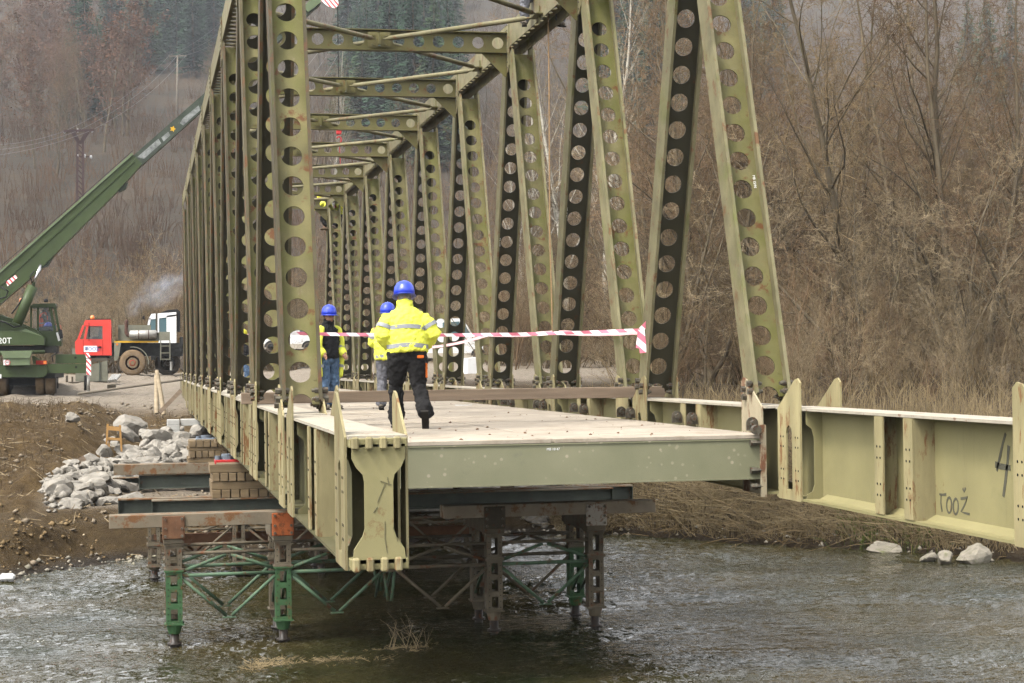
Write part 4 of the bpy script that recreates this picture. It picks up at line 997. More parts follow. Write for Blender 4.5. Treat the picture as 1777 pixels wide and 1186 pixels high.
def pole(px0, px1, Y, r_, mt, name, label, cat, sq=False):
    a, b = aty(*px0, Y), aty(*px1, Y+0.4); mb = MB()
    if sq: mb.bar(a, b, r_*2, r_*0.7, (0, 1, 0))
    else: mb.tube([a, a.lerp(b, 0.5), b], [r_, r_*0.95, r_*0.85], 10)
    return solo(name, mb, mt, label, cat)
pole((272, 718), (271, 652), 55, 0.07, M['board'], 'wooden_post', 'upright pale wooden post by the left girder', 'post')
pole((285, 720), (272, 643), 54.5, 0.07, M['board'], 'wooden_post', 'pale wooden post leaning left against the upright post', 'post')
pole((277, 716), (314, 678), 54.2, 0.06, M['plank'], 'wooden_plank', 'grey plank leaning towards the bridge girder', 'plank', True)
pole((78, 838), (147, 795), 40, 0.06, M['plank'], 'wooden_plank', 'grey plank sloping along the left edge of the rubble', 'plank', True)
pole((56, 860), (75, 835), 39, 0.10, M['wood'], 'tree_stump', 'broken grey log at the foot of the sloping plank', 'log')
pole((145, 928), (163, 968), 33, 0.02, M['board'], 'stick', 'pale stick stuck in the muddy bank', 'stick')
pole((5, 925), (17, 955), 33, 0.02, M['board'], 'stick', 'bent pale stick at the left edge of the mud', 'stick')
pole((238, 912), (330, 908), 31.5, 0.05, M['board'], 'wooden_plank', 'yellowish plank behind the left tower leg', 'plank', True)
pole((135, 684), (318, 659), 62, 0.045, M['wood'], 'long_pole', 'long thin pole lying as a rail towards the bridge', 'pole')
p = atz(12, 1008, 0.02); solo('litter', MB().cbox(p.x-0.12, p.x+0.12, p.y, p.y+0.15, 0.02, 0.12, 0.03), M['letter'], 'crumpled white litter at the left water edge', 'litter')

# foreground sandbar with grass and twigs
def seg_mesh(name, S, mt, n=3):
    """S: (k,8) array p0, p1, r0, r1 -> joined thin tubes"""
    S = np.asarray(S, float); p0, p1, r0, r1 = S[:, :3], S[:, 3:6], S[:, 6], S[:, 7]
    d = p1-p0; d /= np.linalg.norm(d, axis=1, keepdims=True)+1e-9
    a = np.cross(d, np.where(np.abs(d[:, 2:3]) < 0.9, [[0, 0, 1.0]], [[1.0, 0, 0]])); a /= np.linalg.norm(a, axis=1, keepdims=True)+1e-9; b = np.cross(d, a)
    k = len(S); Vv = np.zeros((k, 2, n, 3))
    for j in range(n):
        t = 2*math.pi*j/n; e = a*math.cos(t)+b*math.sin(t); Vv[:, 0, j] = p0+e*r0[:, None]; Vv[:, 1, j] = p1+e*r1[:, None]
    base = (np.arange(k)*2*n)[:, None]; Fs = []
    for j in range(n): Fs.append(base+np.array([j, (j+1) % n, n+(j+1) % n, n+j]))
    return fastmesh(name, Vv.reshape(-1, 3), np.concatenate(Fs), mt, n > 4)
sb = MB(); k_ = 0
bar_px = [(430, 1160), (470, 1150), (520, 1150), (580, 1146), (640, 1138), (680, 1132), (715, 1128), (745, 1122)]
S = []
rs = random.Random(11)
for i in range(1500):
    t = rs.random()*(len(bar_px)-1); i0 = int(t); f = t-i0; x = bar_px[i0][0]*(1-f)+bar_px[i0+1][0]*f; y = bar_px[i0][1]*(1-f)+bar_px[i0+1][1]*f
    dens = 1.0 if (x > 640 and x < 710) or x < 500 or (560 < x < 620) else 0.35
    if rs.random() > dens: continue
    p = atz(x, y+rs.gauss(0, 4), 0); a = rs.uniform(0, 6.28); l_ = rs.uniform(0.05, 0.18)
    S.append((p.x, p.y, -0.02, p.x+math.cos(a)*l_, p.y+math.sin(a)*l_*0.8, rs.uniform(-0.005, 0.035), 0.005, 0.002))
tag(link('flooded_grass', seg_mesh('flooded_grass', S, M['grass'])), 'matted yellow grass washed over by the river in the foreground', kind='stuff')

# ================================================================== VEHICLES
def pz(poly, Y): return [(p.x, p.z) for p in (aty(x, y, Y) for x, y in poly)]
def slab(mb, poly, Ya, Yb, Yref=None): return mb.prism(pz(poly, Yref or Ya), 'y', Ya, Yb)
def rect(x0, y0, x1, y1): return [(x0, y0), (x1, y0), (x1, y1), (x0, y1)]
def wheel(parent, px, py, rpx, Y, width, hubm, tyrem, Yref=None, axis='y'):
    c = aty(px, py, Yref or Y); r = (aty(px+rpx, py, Yref or Y)-c).length; w = width
    t = part('tyre', MB().lathe([(r*0.55, 0.02), (r*0.86, 0.0), (r*0.97, w*0.10), (r, w*0.22), (r, w*0.78), (r*0.97, w*0.9), (r*0.86, w), (r*0.55, w-0.02)], (c.x, Y, c.z), 32, axis), tyrem, parent, True)
    h = part('rim', MB().lathe([(r*0.08, 0.05), (r*0.22, 0.02), (r*0.24, 0.06), (r*0.36, 0.09), (r*0.40, 0.03), (r*0.54, 0.03), (r*0.56, 0.12)], (c.x, Y-0.01, c.z), 24, axis), hubm, t, True)
    return t
# ---- the mobile crane
YC = 67.0
p = aty(35, 687, YC); crane = empty('mobile_crane', (p.x, YC, p.z), 'dark green mobile crane with its long boom raised over the bridge', 'crane')
part('chassis', slab(slab(MB(), rect(-25, 640, 95, 657), YC+0.1, YC+7.5, YC), rect(10, 655, 60, 670), YC+1.2, YC+6.5, YC), M['under'], crane)
part('rear_beam', slab(MB(), [(-70, 633), (79, 633), (84, 642), (80, 652), (74, 655), (-70, 655)], YC-0.15, YC+0.25, YC), M['crane'], crane)
part('tool_box', slab(slab(MB(), [(3, 610), (58, 609), (53, 622), (8, 622)], YC-0.55, YC-0.1, YC), [(8, 622), (53, 622), (53, 634), (8, 635)], YC-0.5, YC-0.1, YC), M['cranel'], crane)
for x0, x1 in ((-30, 5), (58, 80)): part('brace_arm', slab(MB(), [(x0, 632), (x0+4 if x0 < 0 else x0-3, 618), (x0+8 if x0 < 0 else x0+2, 618), (x1, 631)], YC-0.1, YC+0.1, YC), M['crane'], crane)
part('tail_lamp', slab(MB(), rect(63, 626, 82, 633), YC-0.22, YC-0.151, YC), M['lampred'], crane); part('indicator', slab(MB(), rect(76, 627, 81, 632), YC-0.23, YC-0.221, YC), M['orange'], crane)
part('number_plate', slab(MB(), rect(-8, 650, 3, 657), YC-0.17, YC-0.151, YC), M['letter'], crane)
sp_ = part('speed_plate', slab(MB(), rect(8, 625, 18, 634), YC-0.52, YC-0.501, YC), M['letter'], crane)
c = aty(13, 629.5, YC-0.5); ring = MB()
for i in range(16):
    a, b = 2*math.pi*i/16, 2*math.pi*(i+1)/16; ring.prism([(c.x+math.cos(a)*.075, c.z+math.sin(a)*.075), (c.x+math.cos(b)*.075, c.z+math.sin(b)*.075), (c.x+math.cos(b)*.1, c.z+math.sin(b)*.1), (c.x+math.cos(a)*.1, c.z+math.sin(a)*.1)], 'y', YC-0.525, YC-0.5205)
part('speed_ring', ring, M['signred'], sp_); text('speed_number', '80', M['black'], crane, 0.11, frame(Vector((c.x, YC-0.523, c.z)), (1, 0, 0), (0, 0, 1)))
for q, (x0, yy) in enumerate(((60, 0), (77, 0), (-22, 0), (-5, 0), (60, 1.5), (77, 1.5), (-22, 1.5), (-5, 1.5), (66, 5.2), (-14, 5.2))):
    a = aty(x0, 660, YC); b = aty(x0+15.5, 660, YC); r = 0.57; w = b.x-a.x
    t = part('tyre', MB().lathe([(r*0.5, 0.0), (r*0.88, 0.0), (r*0.98, w*0.12), (r, w*0.25), (r, w*0.75), (r*0.98, w*0.88), (r*0.88, w), (r*0.5, w)], (a.x, YC+0.85+yy, aty(35, 687, YC).z+r-0.02), 28, 'x'), M['mudr'] if yy == 0 else M['rubber'], crane, True)
    part('rim', MB().lathe([(r*0.1, 0.03), (r*0.5, w*0.5)], (a.x, YC+0.85+yy, aty(35, 687, YC).z+r-0.02), 16, 'x'), M['under'], t)
for nm, x0, y0, x1, y1, yy in (('outrigger_beam', 79, 632, 149, 648, 0.0), ('outrigger_beam', 95, 615, 150, 631, 0.5), ('outrigger_beam', -80, 632, -40, 648, 0.0)):
    part(nm, slab(MB(), rect(x0, y0, x1, y1), YC+yy, YC+yy+0.3, YC), M['crane'], crane)
for x_, y_, yy in ((132, 637.5, 0.0), (130, 621, 0.5)): part('beam_hole', MB().lathe([(0.045, -0.004), (0.045, 0)], (aty(x_, y_, YC).x, YC+yy, aty(x_, y_, YC).z), 12, 'y'), M['hole'], crane)
wp = part('warning_panel', slab(MB(), [(150, 623), (158, 623), (158, 652), (150, 650)], YC-0.05, YC-0.03, YC), M['warn'], crane)
wp2 = part('warning_panel', slab(MB(), [(147, 613), (153, 613), (157, 620), (150, 622)], YC-0.02, YC-0.001, YC), M['warn'], crane)
g0 = aty(153, 684, YC)
part('outrigger_jack', MB().tube([aty(153, 650, YC+0.15), aty(153.5, 681, YC+0.15)], 0.055, 12), M['alu'], crane, True)
part('outrigger_jack', MB().tube([aty(148, 652, YC+0.55), aty(148, 678, YC+0.55)], 0.05, 12), M['under'], crane, True)
part('jack_foot', MB().lathe([(0.17, 0), (0.17, 0.04), (0.06, 0.10)], (g0.x, YC+0.15, g0.z), 14), M['alu'], crane)
part('stay_bar', slab(MB(), rect(97, 655, 99, 675), YC+1, YC+1.05, YC), M['under'], crane)
part('turntable', slab(MB(), rect(-40, 600, 97, 612), YC+0.3, YC+2.3, YC), M['under'], crane)
part('hydraulic_pipe', MB().tube([aty(-10, 613, YC), aty(78, 611, YC)], 0.07, 10), M['crane'], crane, True)
body = part('crane_body', slab(MB(), [(-80, 600), (77, 599), (77, 585), (48, 577), (36, 575), (-80, 574)], YC+0.0, YC+0.5, YC), M['crane'], crane)
part('body_deck', slab(MB(), [(-80, 574), (36, 574), (75, 585), (60, 571), (0, 545), (-80, 545)], YC+0.5, YC+1.6, YC), M['crane'], crane)
part('catwalk', slab(MB(), [(36, 575), (44, 571), (74, 584), (73, 588), (58, 587)], YC+0.02, YC+0.5, YC), M['cranel'], crane)
c = aty(8.5, 592, YC); text('crane_lettering', '20T', M['letter'], crane, 0.30, frame(Vector((c.x, YC-0.004, c.z)), (1, 0, 0), (0, 0, 1)), 0.003)
# cab
cabr = part('cab_body', slab(MB(), [(57, 600), (104, 600), (104, 588), (98, 574), (64, 573), (57, 568)], YC+1.0, YC+2.2, YC), M['crane'], crane)
part('cab_roof', slab(MB(), [(52, 529), (54, 526), (93, 525), (95, 529), (95, 532), (52, 533)], YC+0.95, YC+2.25, YC), M['crane'], crane)
for a, b, w in (((94, 527), (103, 576), 0.09), ((87, 532), (95, 575), 0.10), ((66, 530), (66, 574), 0.08), ((54, 530), (54, 570), 0.07)):
    for yy in (1.03, 2.17): part('cab_pillar', MB().bar(aty(*a, YC+yy), aty(*b, YC+yy), w, w, (0, 1, 0)), M['crane'], crane)
part('side_window', slab(MB(), [(66, 532), (86, 532), (94, 573), (66, 573)], YC+1.03, YC+1.04, YC), M['glass'], crane); part('side_window', slab(MB(), [(54, 532), (66, 532), (66, 570), (54, 570)], YC+1.03, YC+1.04, YC), M['glass'], crane)
part('front_window', slab(MB(), [(95, 532), (96, 532), (104, 575), (103, 575)], YC+1.1, YC+2.1, YC), M['glass'], crane)
part('rear_wall', slab(MB(), [(66, 532), (94, 532), (94, 575), (66, 575)], YC+2.14, YC+2.16, YC), M['glass'], crane)
part('seat', slab(MB(), [(66, 573), (84, 573), (84, 567), (72, 566), (70, 548), (66, 548)], YC+1.35, YC+1.85, YC), M['black'], crane)
part('hanging_coat', slab(MB(), [(73, 540), (80, 539), (83, 552), (84, 570), (74, 570)], YC+1.95, YC+2.1, YC), M['retro'], crane)
part('white_sticker', slab(MB(), [(95, 577), (98, 576), (103, 590), (99, 592)], YC+0.975, YC+0.995, YC), M['letter'], crane)
part('mirror', slab(MB(), [(100, 570), (106, 572), (108, 586), (102, 588)], YC+0.7, YC+0.8, YC), M['black'], crane)
bc = aty(37, 527, YC+1.2); part('beacon', MB().lathe([(0.09, 0), (0.08, 0.16), (0.04, 0.2)], bc, 12), M['orange'], crane, True)
bc = aty(80, 525, YC+1.4); part('roof_lamp', MB().lathe([(0.07, 0), (0.09, 0.06), (0.05, 0.13)], bc, 10), M['black'], crane, True)
bh = aty(84, 567, YC+1.25); solo('hard_hat', MB().lathe([(0.17, 0), (0.165, 0.03), (0.14, 0.1), (0.08, 0.15), (0.01, 0.165)], bh, 18), M['helmet'], 'blue hard hat lying inside the crane cab window', 'helmet', smooth=True)
# boom
part('boom_base', slab(MB(), [(-80, 545), (229, 267), (246, 283), (243, 288), (216, 318), (205, 330), (84, 452), (70, 468), (-80, 596)], YC+0.1, YC+0.75, YC), M['crane'], crane)
part('boom_rib', slab(MB(), [(-80, 567), (233, 277), (234, 280), (-80, 571)], YC+0.07, YC+0.098, YC), M['crane'], crane)
part('boom_edge', slab(MB(), [(-80, 541), (229, 265), (231, 268), (-80, 545)], YC+0.05, YC+0.8, YC), M['cranel'], crane)
part('boom_extension', slab(MB(), [(228, 272), (548, -8), (558, 4), (242, 290)], YC+0.18, YC+0.68, YC), M['craned'], crane)
for pts in ([(238, 272), (275, 240), (280, 248), (250, 275)], [(312, 213), (318, 204), (345, 182), (348, 190), (318, 217)], [(280, 238), (292, 228), (296, 234), (284, 245)]):
    part('grease_smear', slab(MB(), pts, YC+0.174, YC+0.179, YC), M['smear'], crane)
st = [(300+(5.5 if i % 2 == 0 else 3.0)*math.cos(2*math.pi*i/10), 223+(5.5 if i % 2 == 0 else 3.0)*math.sin(2*math.pi*i/10)) for i in range(10)]
part('yellow_emblem', slab(MB(), st, YC+0.172, YC+0.179, YC), M['yellow'], crane)
part('boom_warning_stripe', slab(MB(), [(10, 489), (27, 477), (30, 482), (13, 497)], YC+0.088, YC+0.098, YC), M['warn'], crane)
part('boom_bracket', slab(slab(MB(), [(62, 455), (95, 440), (82, 462), (75, 464), (68, 462)], YC+0.15, YC+0.7, YC), [(200, 322), (222, 316), (218, 327), (206, 333)], YC+0.2, YC+0.65, YC), M['craned'], crane)
part('lift_cylinder', MB().tube([aty(30, 562, YC+0.0), aty(57, 497, YC+0.05)], 0.19, 16), M['crane'], crane, True)
part('cylinder_rod', MB().tube([aty(57, 497, YC+0.05), aty(71, 460, YC+0.1)], 0.065, 12), M['chrome'], crane, True)
part('boom_head', slab(MB(), [(528, 12), (548, -14), (560, -8), (556, 4), (546, 12), (535, 20)], YC+0.1, YC+0.75, YC), M['cranel'], crane)
part('head_panel', slab(MB(), [(557, 1), (566, -6), (586, -4), (588, 8), (582, 14), (570, 11)], YC+0.05, YC+0.09, YC), M['warn'], crane)
part('hoist_rope', MB().tube([aty(586, -6, YC+0.5), aty(588, 218, YC+0.5)], 0.018, 6), M['under'], crane); part('winch_rope', MB().tube([aty(-60, 515, YC+0.4), aty(100, 378, YC+0.4), aty(230, 262, YC+0.4)], 0.012, 6), M['under'], crane)
hb = aty(588, 225, YC+0.5); part('hook_block', MB().cbox(hb.x-0.10, hb.x+0.10, hb.y-0.07, hb.y+0.07, hb.z-0.2, hb.z+0.14, 0.03), M['signred'], crane)
hk = MB().tube([hb+Vector((0.25*math.sin(t)*0.35, 0, -0.35-0.12*math.cos(t)-0.05)) for t in np.linspace(-0.3, 4.2, 12)], 0.03, 8); part('hook', hk, M['signred'], crane, True)
part('sling', MB().tube([hb+Vector((0.02, 0, -0.5)), aty(592, 318, YC+0.5)], 0.012, 6), M['signred'], crane)

for pts in ([(20, 545), (28, 535), (38, 520), (46, 508)], [(-5, 556), (10, 560), (24, 568), (36, 566)], [(2, 498), (14, 506), (10, 516), (-6, 520)], [(60, 470), (52, 480), (56, 492)], [(100, 612), (90, 618), (92, 628)]):
    part('hose', MB().tube([aty(x, y, YC-0.05) for x, y in pts], 0.028, 7), M['black'], crane, True)
for y_ in (540, 548): part('handrail', MB().tube([aty(-60, y_-6, YC+0.3), aty(48, y_+20, YC+0.3)], 0.02, 6), M['crane'], crane)
# ---- red tractor truck
YT = 83.0; p = aty(230, 653, YT)
tr = empty('tractor_truck', (p.x, YT, p.z), 'red cab truck with open engine bay and exhaust stack', 'truck')
part('cab_lower', slab(MB(), [(131, 612), (130, 594), (134, 589), (193, 589), (194, 617), (133, 617)], YT, YT+2.4), M['red'], tr)
part('cab_roof', slab(MB(), [(146, 560), (148, 556), (192, 555), (193, 566), (145, 566)], YT, YT+2.4), M['red'], tr)
part('cab_rear', slab(MB(), [(178, 566), (193, 566), (193, 589), (178, 589)], YT, YT+2.4), M['red'], tr)
for a, b in (((145, 565), (136, 590)), ((152, 565), (147, 590))):
    for yy in (0.05, 2.35): part('cab_pillar', MB().bar(aty(*a, YT+yy), aty(*b, YT+yy), 0.10, 0.10, (0, 1, 0)), M['red'], tr)
part('door_window', slab(MB(), [(152, 566), (178, 566), (178, 589), (147, 589)], YT+0.05, YT+0.06), M['glass'], tr); part('far_window', slab(MB(), [(152, 566), (178, 566), (178, 589), (147, 589)], YT+2.33, YT+2.35), M['glass'], tr)
part('windscreen', slab(MB(), [(144, 566), (146, 566), (137, 590), (135, 590)], YT+0.1, YT+2.3), M['glass'], tr)
part('seat', slab(MB(), [(160, 589), (176, 589), (176, 572), (172, 572), (170, 584), (160, 585)], YT+0.5, YT+1.0), M['black'], tr)
part('door_seam', slab(MB(), rect(178, 590, 178.8, 616), YT-0.004, YT-0.0005), M['lampred'], tr); part('door_seam', slab(MB(), rect(144, 590, 144.8, 616), YT-0.004, YT-0.0005), M['lampred'], tr); part('door_handle', slab(MB(), rect(170, 601.5, 176, 604), YT-0.05, YT-0.001), M['black'], tr)
sg = part('door_sign', slab(MB(), rect(145.5, 600.5, 168.5, 611), YT-0.012, YT-0.002), M['letter'], tr)
c = aty(160, 606, YT); text('sign_lettering', 'TOOZ', M['blue'], tr, 0.22, frame(Vector((c.x, YT-0.016, c.z)), (1, 0, 0), (0, 0, 1)), 0.002)
part('sign_emblem', slab(MB(), rect(147.5, 602.5, 152.5, 608.5), YT-0.016, YT-0.0125), M['smear'], tr)
part('bumper', slab(MB(), rect(125, 605, 136, 618), YT+0.1, YT+2.3), M['grey'], tr); part('bumper_beam', slab(MB(), rect(134, 617, 190, 622), YT+0.2, YT+2.2), M['under'], tr)
bc = aty(160.5, 556, YT+1.0); part('beacon', MB().lathe([(0.11, 0), (0.10, 0.17), (0.05, 0.22)], bc, 12), M['orange'], tr, True); part('roof_rail', slab(MB(), rect(152, 553.5, 192, 555), YT+0.1, YT+0.2), M['black'], tr)
part('mirror', slab(MB(), rect(153.2, 567, 156.5, 586), YT-0.22, YT-0.14), M['black'], tr); part('mirror_arm', slab(MB(), rect(154, 560, 155, 592), YT-0.12, YT-0.08), M['black'], tr)
part('engine_deck', slab(slab(MB(), rect(204, 564, 262, 577), YT+0.5, YT+2.2, YT), rect(200, 577, 276, 592), YT+0.35, YT+2.3, YT), M['grey'], tr)
part('rail_crate', slab(MB(), rect(200, 565, 205, 590), YT+0.2, YT+2.2), M['timber'], tr)
part('silencer', MB().tube([aty(224, 581, YT+0.1), aty(226, 581, YT+0.1), aty(270, 580.5, YT+0.1), aty(272, 580.5, YT+0.1)], [0.12, 0.2, 0.2, 0.14], 16), M['alu'], tr, True)
for x_ in (240, 257): part('silencer_band', MB().tube([aty(x_, 581, YT+0.1), aty(x_+1.4, 581, YT+0.1)], 0.212, 16), M['exh'], tr, True)
part('exhaust_pipe', MB().tube([aty(226, 582, YT+0.1), aty(222, 582, YT+0.1), aty(219.5, 578, YT+0.1), aty(219.3, 570, YT+0.1), aty(219.6, 558, YT+0.1), aty(222, 556.5, YT+0.1)], [0.10, 0.10, 0.095, 0.085, 0.085, 0.085], 12), M['exh'], tr, True)
part('yellow_trim', slab(MB(), rect(198, 592, 275, 595), YT+0.15, YT+0.4), M['yellow'], tr)
part('chassis', slab(slab(MB(), rect(194, 595, 318, 618), YT+0.7, YT+1.9, YT), rect(190, 600, 330, 612), YT+0.75, YT+1.8, YT), M['under'], tr)
part('mudguard', slab(MB(), [(198, 595), (210, 595), (206, 620), (203, 626), (198, 626)], YT+0.05, YT+0.5), M['grey'], tr)
arc = MB(); 
for i in range(8):
    a, b = R_(-5+i*13), R_(8+i*13); f_ = lambda t, r: (230+r*math.cos(t), 630-r*math.sin(t))
    slab(arc, [f_(a, 27), f_(b, 27), f_(b, 28.6), f_(a, 28.6)], YT+0.1, YT+0.6, YT)
part('mudguard', arc, M['grey'], tr)
part('side_marker', MB().lathe([(0.05, -0.02), (0.05, 0)], (aty(203, 598, YT).x, YT+0.05, aty(203, 598, YT).z), 10, 'y'), M['orange'], tr)
wheel(tr, 230, 630, 23.5, YT+0.05, 0.45, M['redhub'], M['mudr'], YT); wheel(tr, 150, 634, 20, YT+0.3, 0.4, M['redhub'], M['mudr'], YT); wheel(tr, 230, 630, 23.5, YT+1.95, 0.45, M['redhub'], M['rubber'], YT); wheel(tr, 150, 634, 20, YT+1.9, 0.4, M['redhub'], M['rubber'], YT)
wheel(tr, 292, 630, 23, YT+1.95, 0.45, M['alu'], M['rubber'], YT)
for x_ in (278, 294): part('ladder_rail', slab(MB(), rect(x_, 590, x_+1.8, 625), YT+0.1, YT+0.14), M['grey'], tr)
for y_ in (600, 612, 623): part('ladder_rung', slab(MB(), rect(279.5, y_, 294.5, y_+1.6), YT+0.1, YT+0.16), M['grey'], tr)
part('ladder_top', slab(MB(), rect(276, 576, 295, 591), YT+0.05, YT+0.5), M['grey'], tr); part('snorkel', slab(MB(), rect(270, 544, 273.5, 580), YT+0.2, YT+0.32), M['dplate'], tr)
part('jack_leg', MB().tube([aty(297, 628, YT+0.3), aty(297, 644, YT+0.3)], 0.06, 10), M['alu'], tr); part('jack_foot', slab(MB(), rect(291, 643, 303, 646), YT+0.1, YT+0.5), M['under'], tr)
# exhaust smoke
mt = bpy.data.materials.new('diesel smoke'); mt.use_nodes = True; n = mt.node_tree.nodes; l = mt.node_tree.links; n.clear()
out = n.new('ShaderNodeOutputMaterial'); pv = n.new('ShaderNodeVolumePrincipled'); pv.inputs['Color'].default_value = (0.66, 0.76, 0.92, 1)
tc = n.new('ShaderNodeTexCoord'); gr = n.new('ShaderNodeTexGradient'); gr.gradient_type = 'SPHERICAL'; l.new(tc.outputs['Object'], gr.inputs['Vector'])
no = n.new('ShaderNodeTexNoise'); no.inputs['Scale'].default_value = 2.2; no.inputs['Detail'].default_value = 5; l.new(tc.outputs['Object'], no.inputs['Vector'])
rp = n.new('ShaderNodeValToRGB'); rp.color_ramp.elements[0].position = 0.40; rp.color_ramp.elements[1].position = 0.68; l.new(no.outputs['Fac'], rp.inputs[0])
m1 = n.new('ShaderNodeMath'); m1.operation = 'MULTIPLY'; l.new(gr.outputs['Fac'], m1.inputs[0]); l.new(rp.outputs['Color'], m1.inputs[1])
m2 = n.new('ShaderNodeMath'); m2.operation = 'MULTIPLY'; m2.inputs[1].default_value = 0.5; l.new(m1.outputs[0], m2.inputs[0]); l.new(m2.outputs[0], pv.inputs['Density']); l.new(pv.outputs[0], out.inputs['Volume'])
def smoke(a, b, r0, lab):
    pa_, pb_ = aty(*a, YT+0.1), aty(*b, YT+0.6); mid = (pa_+pb_)/2; L = (pb_-pa_).length/2
    mb = MB(); mb.lathe([(math.sin(t)*1.0+1e-4, -math.cos(t)) for t in np.linspace(0, math.pi, 10)], n=16, axis='x')
    o = link('exhaust_smoke', mb.mesh('exhaust_smoke', mt)); o.location = mid; o.scale = (L*1.15, r0, r0)
    o.rotation_euler = (pb_-pa_).to_track_quat('X', 'Z').to_euler(); tag(o, lab, kind='stuff')
smoke((222, 552), (246, 515), 0.42, 'dense bluish smoke rising from the exhaust pipe'); smoke((232, 525), (330, 480), 0.85, 'bluish exhaust smoke drifting towards the bridge')

# ---- white truck behind
YW = 88.0; p = aty(290, 650, YW); wt = empty('white_truck', (p.x, YW, p.z), 'white cab truck with dark roof deflector behind the red truck', 'truck')
part('cab_body', slab(slab(MB(), [(255, 578), (306, 578), (306, 602), (262, 600), (254, 592)], YW, YW+2.4, YW), [(289, 548), (306, 546), (306, 578), (289, 578)], YW, YW+2.4, YW), M['white'], wt)
part('cab_roof', slab(MB(), [(258, 553), (263, 545), (306, 542), (306, 549), (258, 555)], YW, YW+2.4, YW), M['white'], wt)
part('cab_pillar', slab(MB(), [(258, 553), (262, 552), (257, 579), (253, 579)], YW, YW+0.1, YW), M['white'], wt)
part('door_window', slab(MB(), [(261, 553), (289, 551), (289, 578), (257, 578)], YW+0.03, YW+0.05, YW), M['glassv'], wt); part('windscreen', slab(MB(), [(258, 555), (260, 555), (255, 578), (253, 578)], YW+0.1, YW+2.3, YW), M['glassd'], wt)
part('roof_deflector', slab(MB(), [(280, 542), (292, 538), (308, 537), (313, 541), (313, 575), (308, 575), (308, 543)], YW+0.1, YW+2.3, YW), M['black'], wt)
part('window_post', slab(MB(), rect(273, 552, 276, 578), YW-0.01, YW+0.029, YW), M['white'], wt); part('mirror', slab(MB(), [(247, 550), (251, 548), (251, 556), (247, 554)], YW-0.3, YW-0.2, YW), M['black'], wt)
part('chassis', slab(MB(), rect(262, 600, 318, 625), YW+0.2, YW+2.2, YW), M['under'], wt); wheel(wt, 292, 630, 20, YW+0.1, 0.4, M['alu'], M['rubber'], YW)
wheel(wt, 330, 630, 20, YW+0.1, 0.4, M['alu'], M['rubber'], YW); part('load_bed', slab(MB(), rect(313, 585, 385, 605), YW+0.1, YW+2.4, YW), M['under'], wt)
# ---- white vans beyond the bridge
def van(poly, win, wheels, Y, label, txt=None):
    xs_ = [a for a, b in poly]; p = aty(sum(xs_)/len(xs_), max(b for a, b in poly), Y); v = empty('white_van', (p.x, Y, p.z), label, 'van')
    b_ = part('body', slab(MB(), poly, Y, Y+1.9), M['white'], v)
    part('lower_panel', slab(MB(), rect(min(xs_)+0.5, max(b for a, b in poly)-9, max(xs_)-1, max(b for a, b in poly)-0.5), Y-0.02, Y-0.001), M['mudw'], v)
    for w in win: part('window', slab(MB(), w, Y-0.012, Y-0.001), M['glassv'], v)
    for x, y, r in wheels:
        wheel(v, x, y, r, Y-0.04, 0.25, M['alu'], M['rubber'], Y); 
        part('wheel_arch', slab(MB(), [(x+r*1.28*math.cos(t), y-r*1.28*math.sin(t)) for t in np.linspace(0, math.pi, 12)], Y-0.03, Y-0.021), M['under'], v)
    if txt: c = aty(*txt[1], Y); text('van_lettering', txt[0], M['blue'], v, txt[2], frame(Vector((c.x, Y-0.02, c.z)), (1, 0, 0), (0, 0, 1)), 0.002)
    return v
van([(690, 622), (690, 560), (696, 553), (797, 553), (808, 561), (822, 584), (832, 589), (838, 596), (839, 622)], [[(800, 558), (805, 560), (818, 583), (800, 583)], [(768, 560), (797, 558), (797, 583), (768, 583)]], [(830, 617, 10), (712, 617, 10)], 104.0, 'white van parked beyond the right truss', ('rencs', (811, 590.5), 0.22))
van([(452, 606), (452, 572), (456, 568), (528, 567), (536, 580), (546, 584), (548, 606)], [[(520, 571), (527, 571), (533, 581), (520, 581)]], [(535, 603, 9), (470, 603, 9)], 96.0, 'white van seen through the holes of the nearest left diagonal')
solo('concrete_barrier', slab(MB(), [(803, 666), (806, 659), (811, 650), (812.5, 622), (833, 620), (834, 648), (832, 658), (826, 666)], 68.0, 69.2), M['barrier'], 'white concrete barrier block standing behind the right truss', 'barrier')
# ---- tank skid and tubes behind the outrigger
YS = 76.0; p = aty(160, 668, YS); sk = empty('tank_skid', (p.x, YS, p.z), 'grey tank on a brown steel skid behind the outrigger', 'tank')
part('skid_frame', slab(slab(slab(MB(), rect(114, 663, 192, 668), YS, YS+0.12), rect(114, 652, 118, 663), YS, YS+0.12), rect(124, 654, 127, 663), YS, YS+0.12), M['dplate'], sk); part('tank', slab(MB(), [(131, 640), (186, 626), (187, 662), (131, 662)], YS+0.15, YS+1.2), M['grey'], sk)
part('tank_lid', slab(MB(), [(160, 622), (184, 621), (187, 627), (158, 628)], YS+0.2, YS+1.1), M['dplate'], sk); part('tank_rib', slab(MB(), rect(172, 626, 174, 662), YS+0.1, YS+0.149), M['dbeam'], sk)
for i in range(4): solo('steel_tube', MB().tube([aty(188+i*4, 662-i*0.5, 75.0), aty(196+i*4, 652-i*0.3, 75.6)], 0.06, 8), M['alu'], 'pale tube in the bundle beside the tank skid', 'tube', 'tubes beside the tank skid')
solo('timber_block', MB().cbox(aty(186, 672, 70).x, aty(201, 672, 70).x, 70, 70.3, aty(190, 675, 70).z, aty(190, 668, 70).z, 0.02), M['dplate'], 'short dark block lying left of the wooden posts', 'timber')

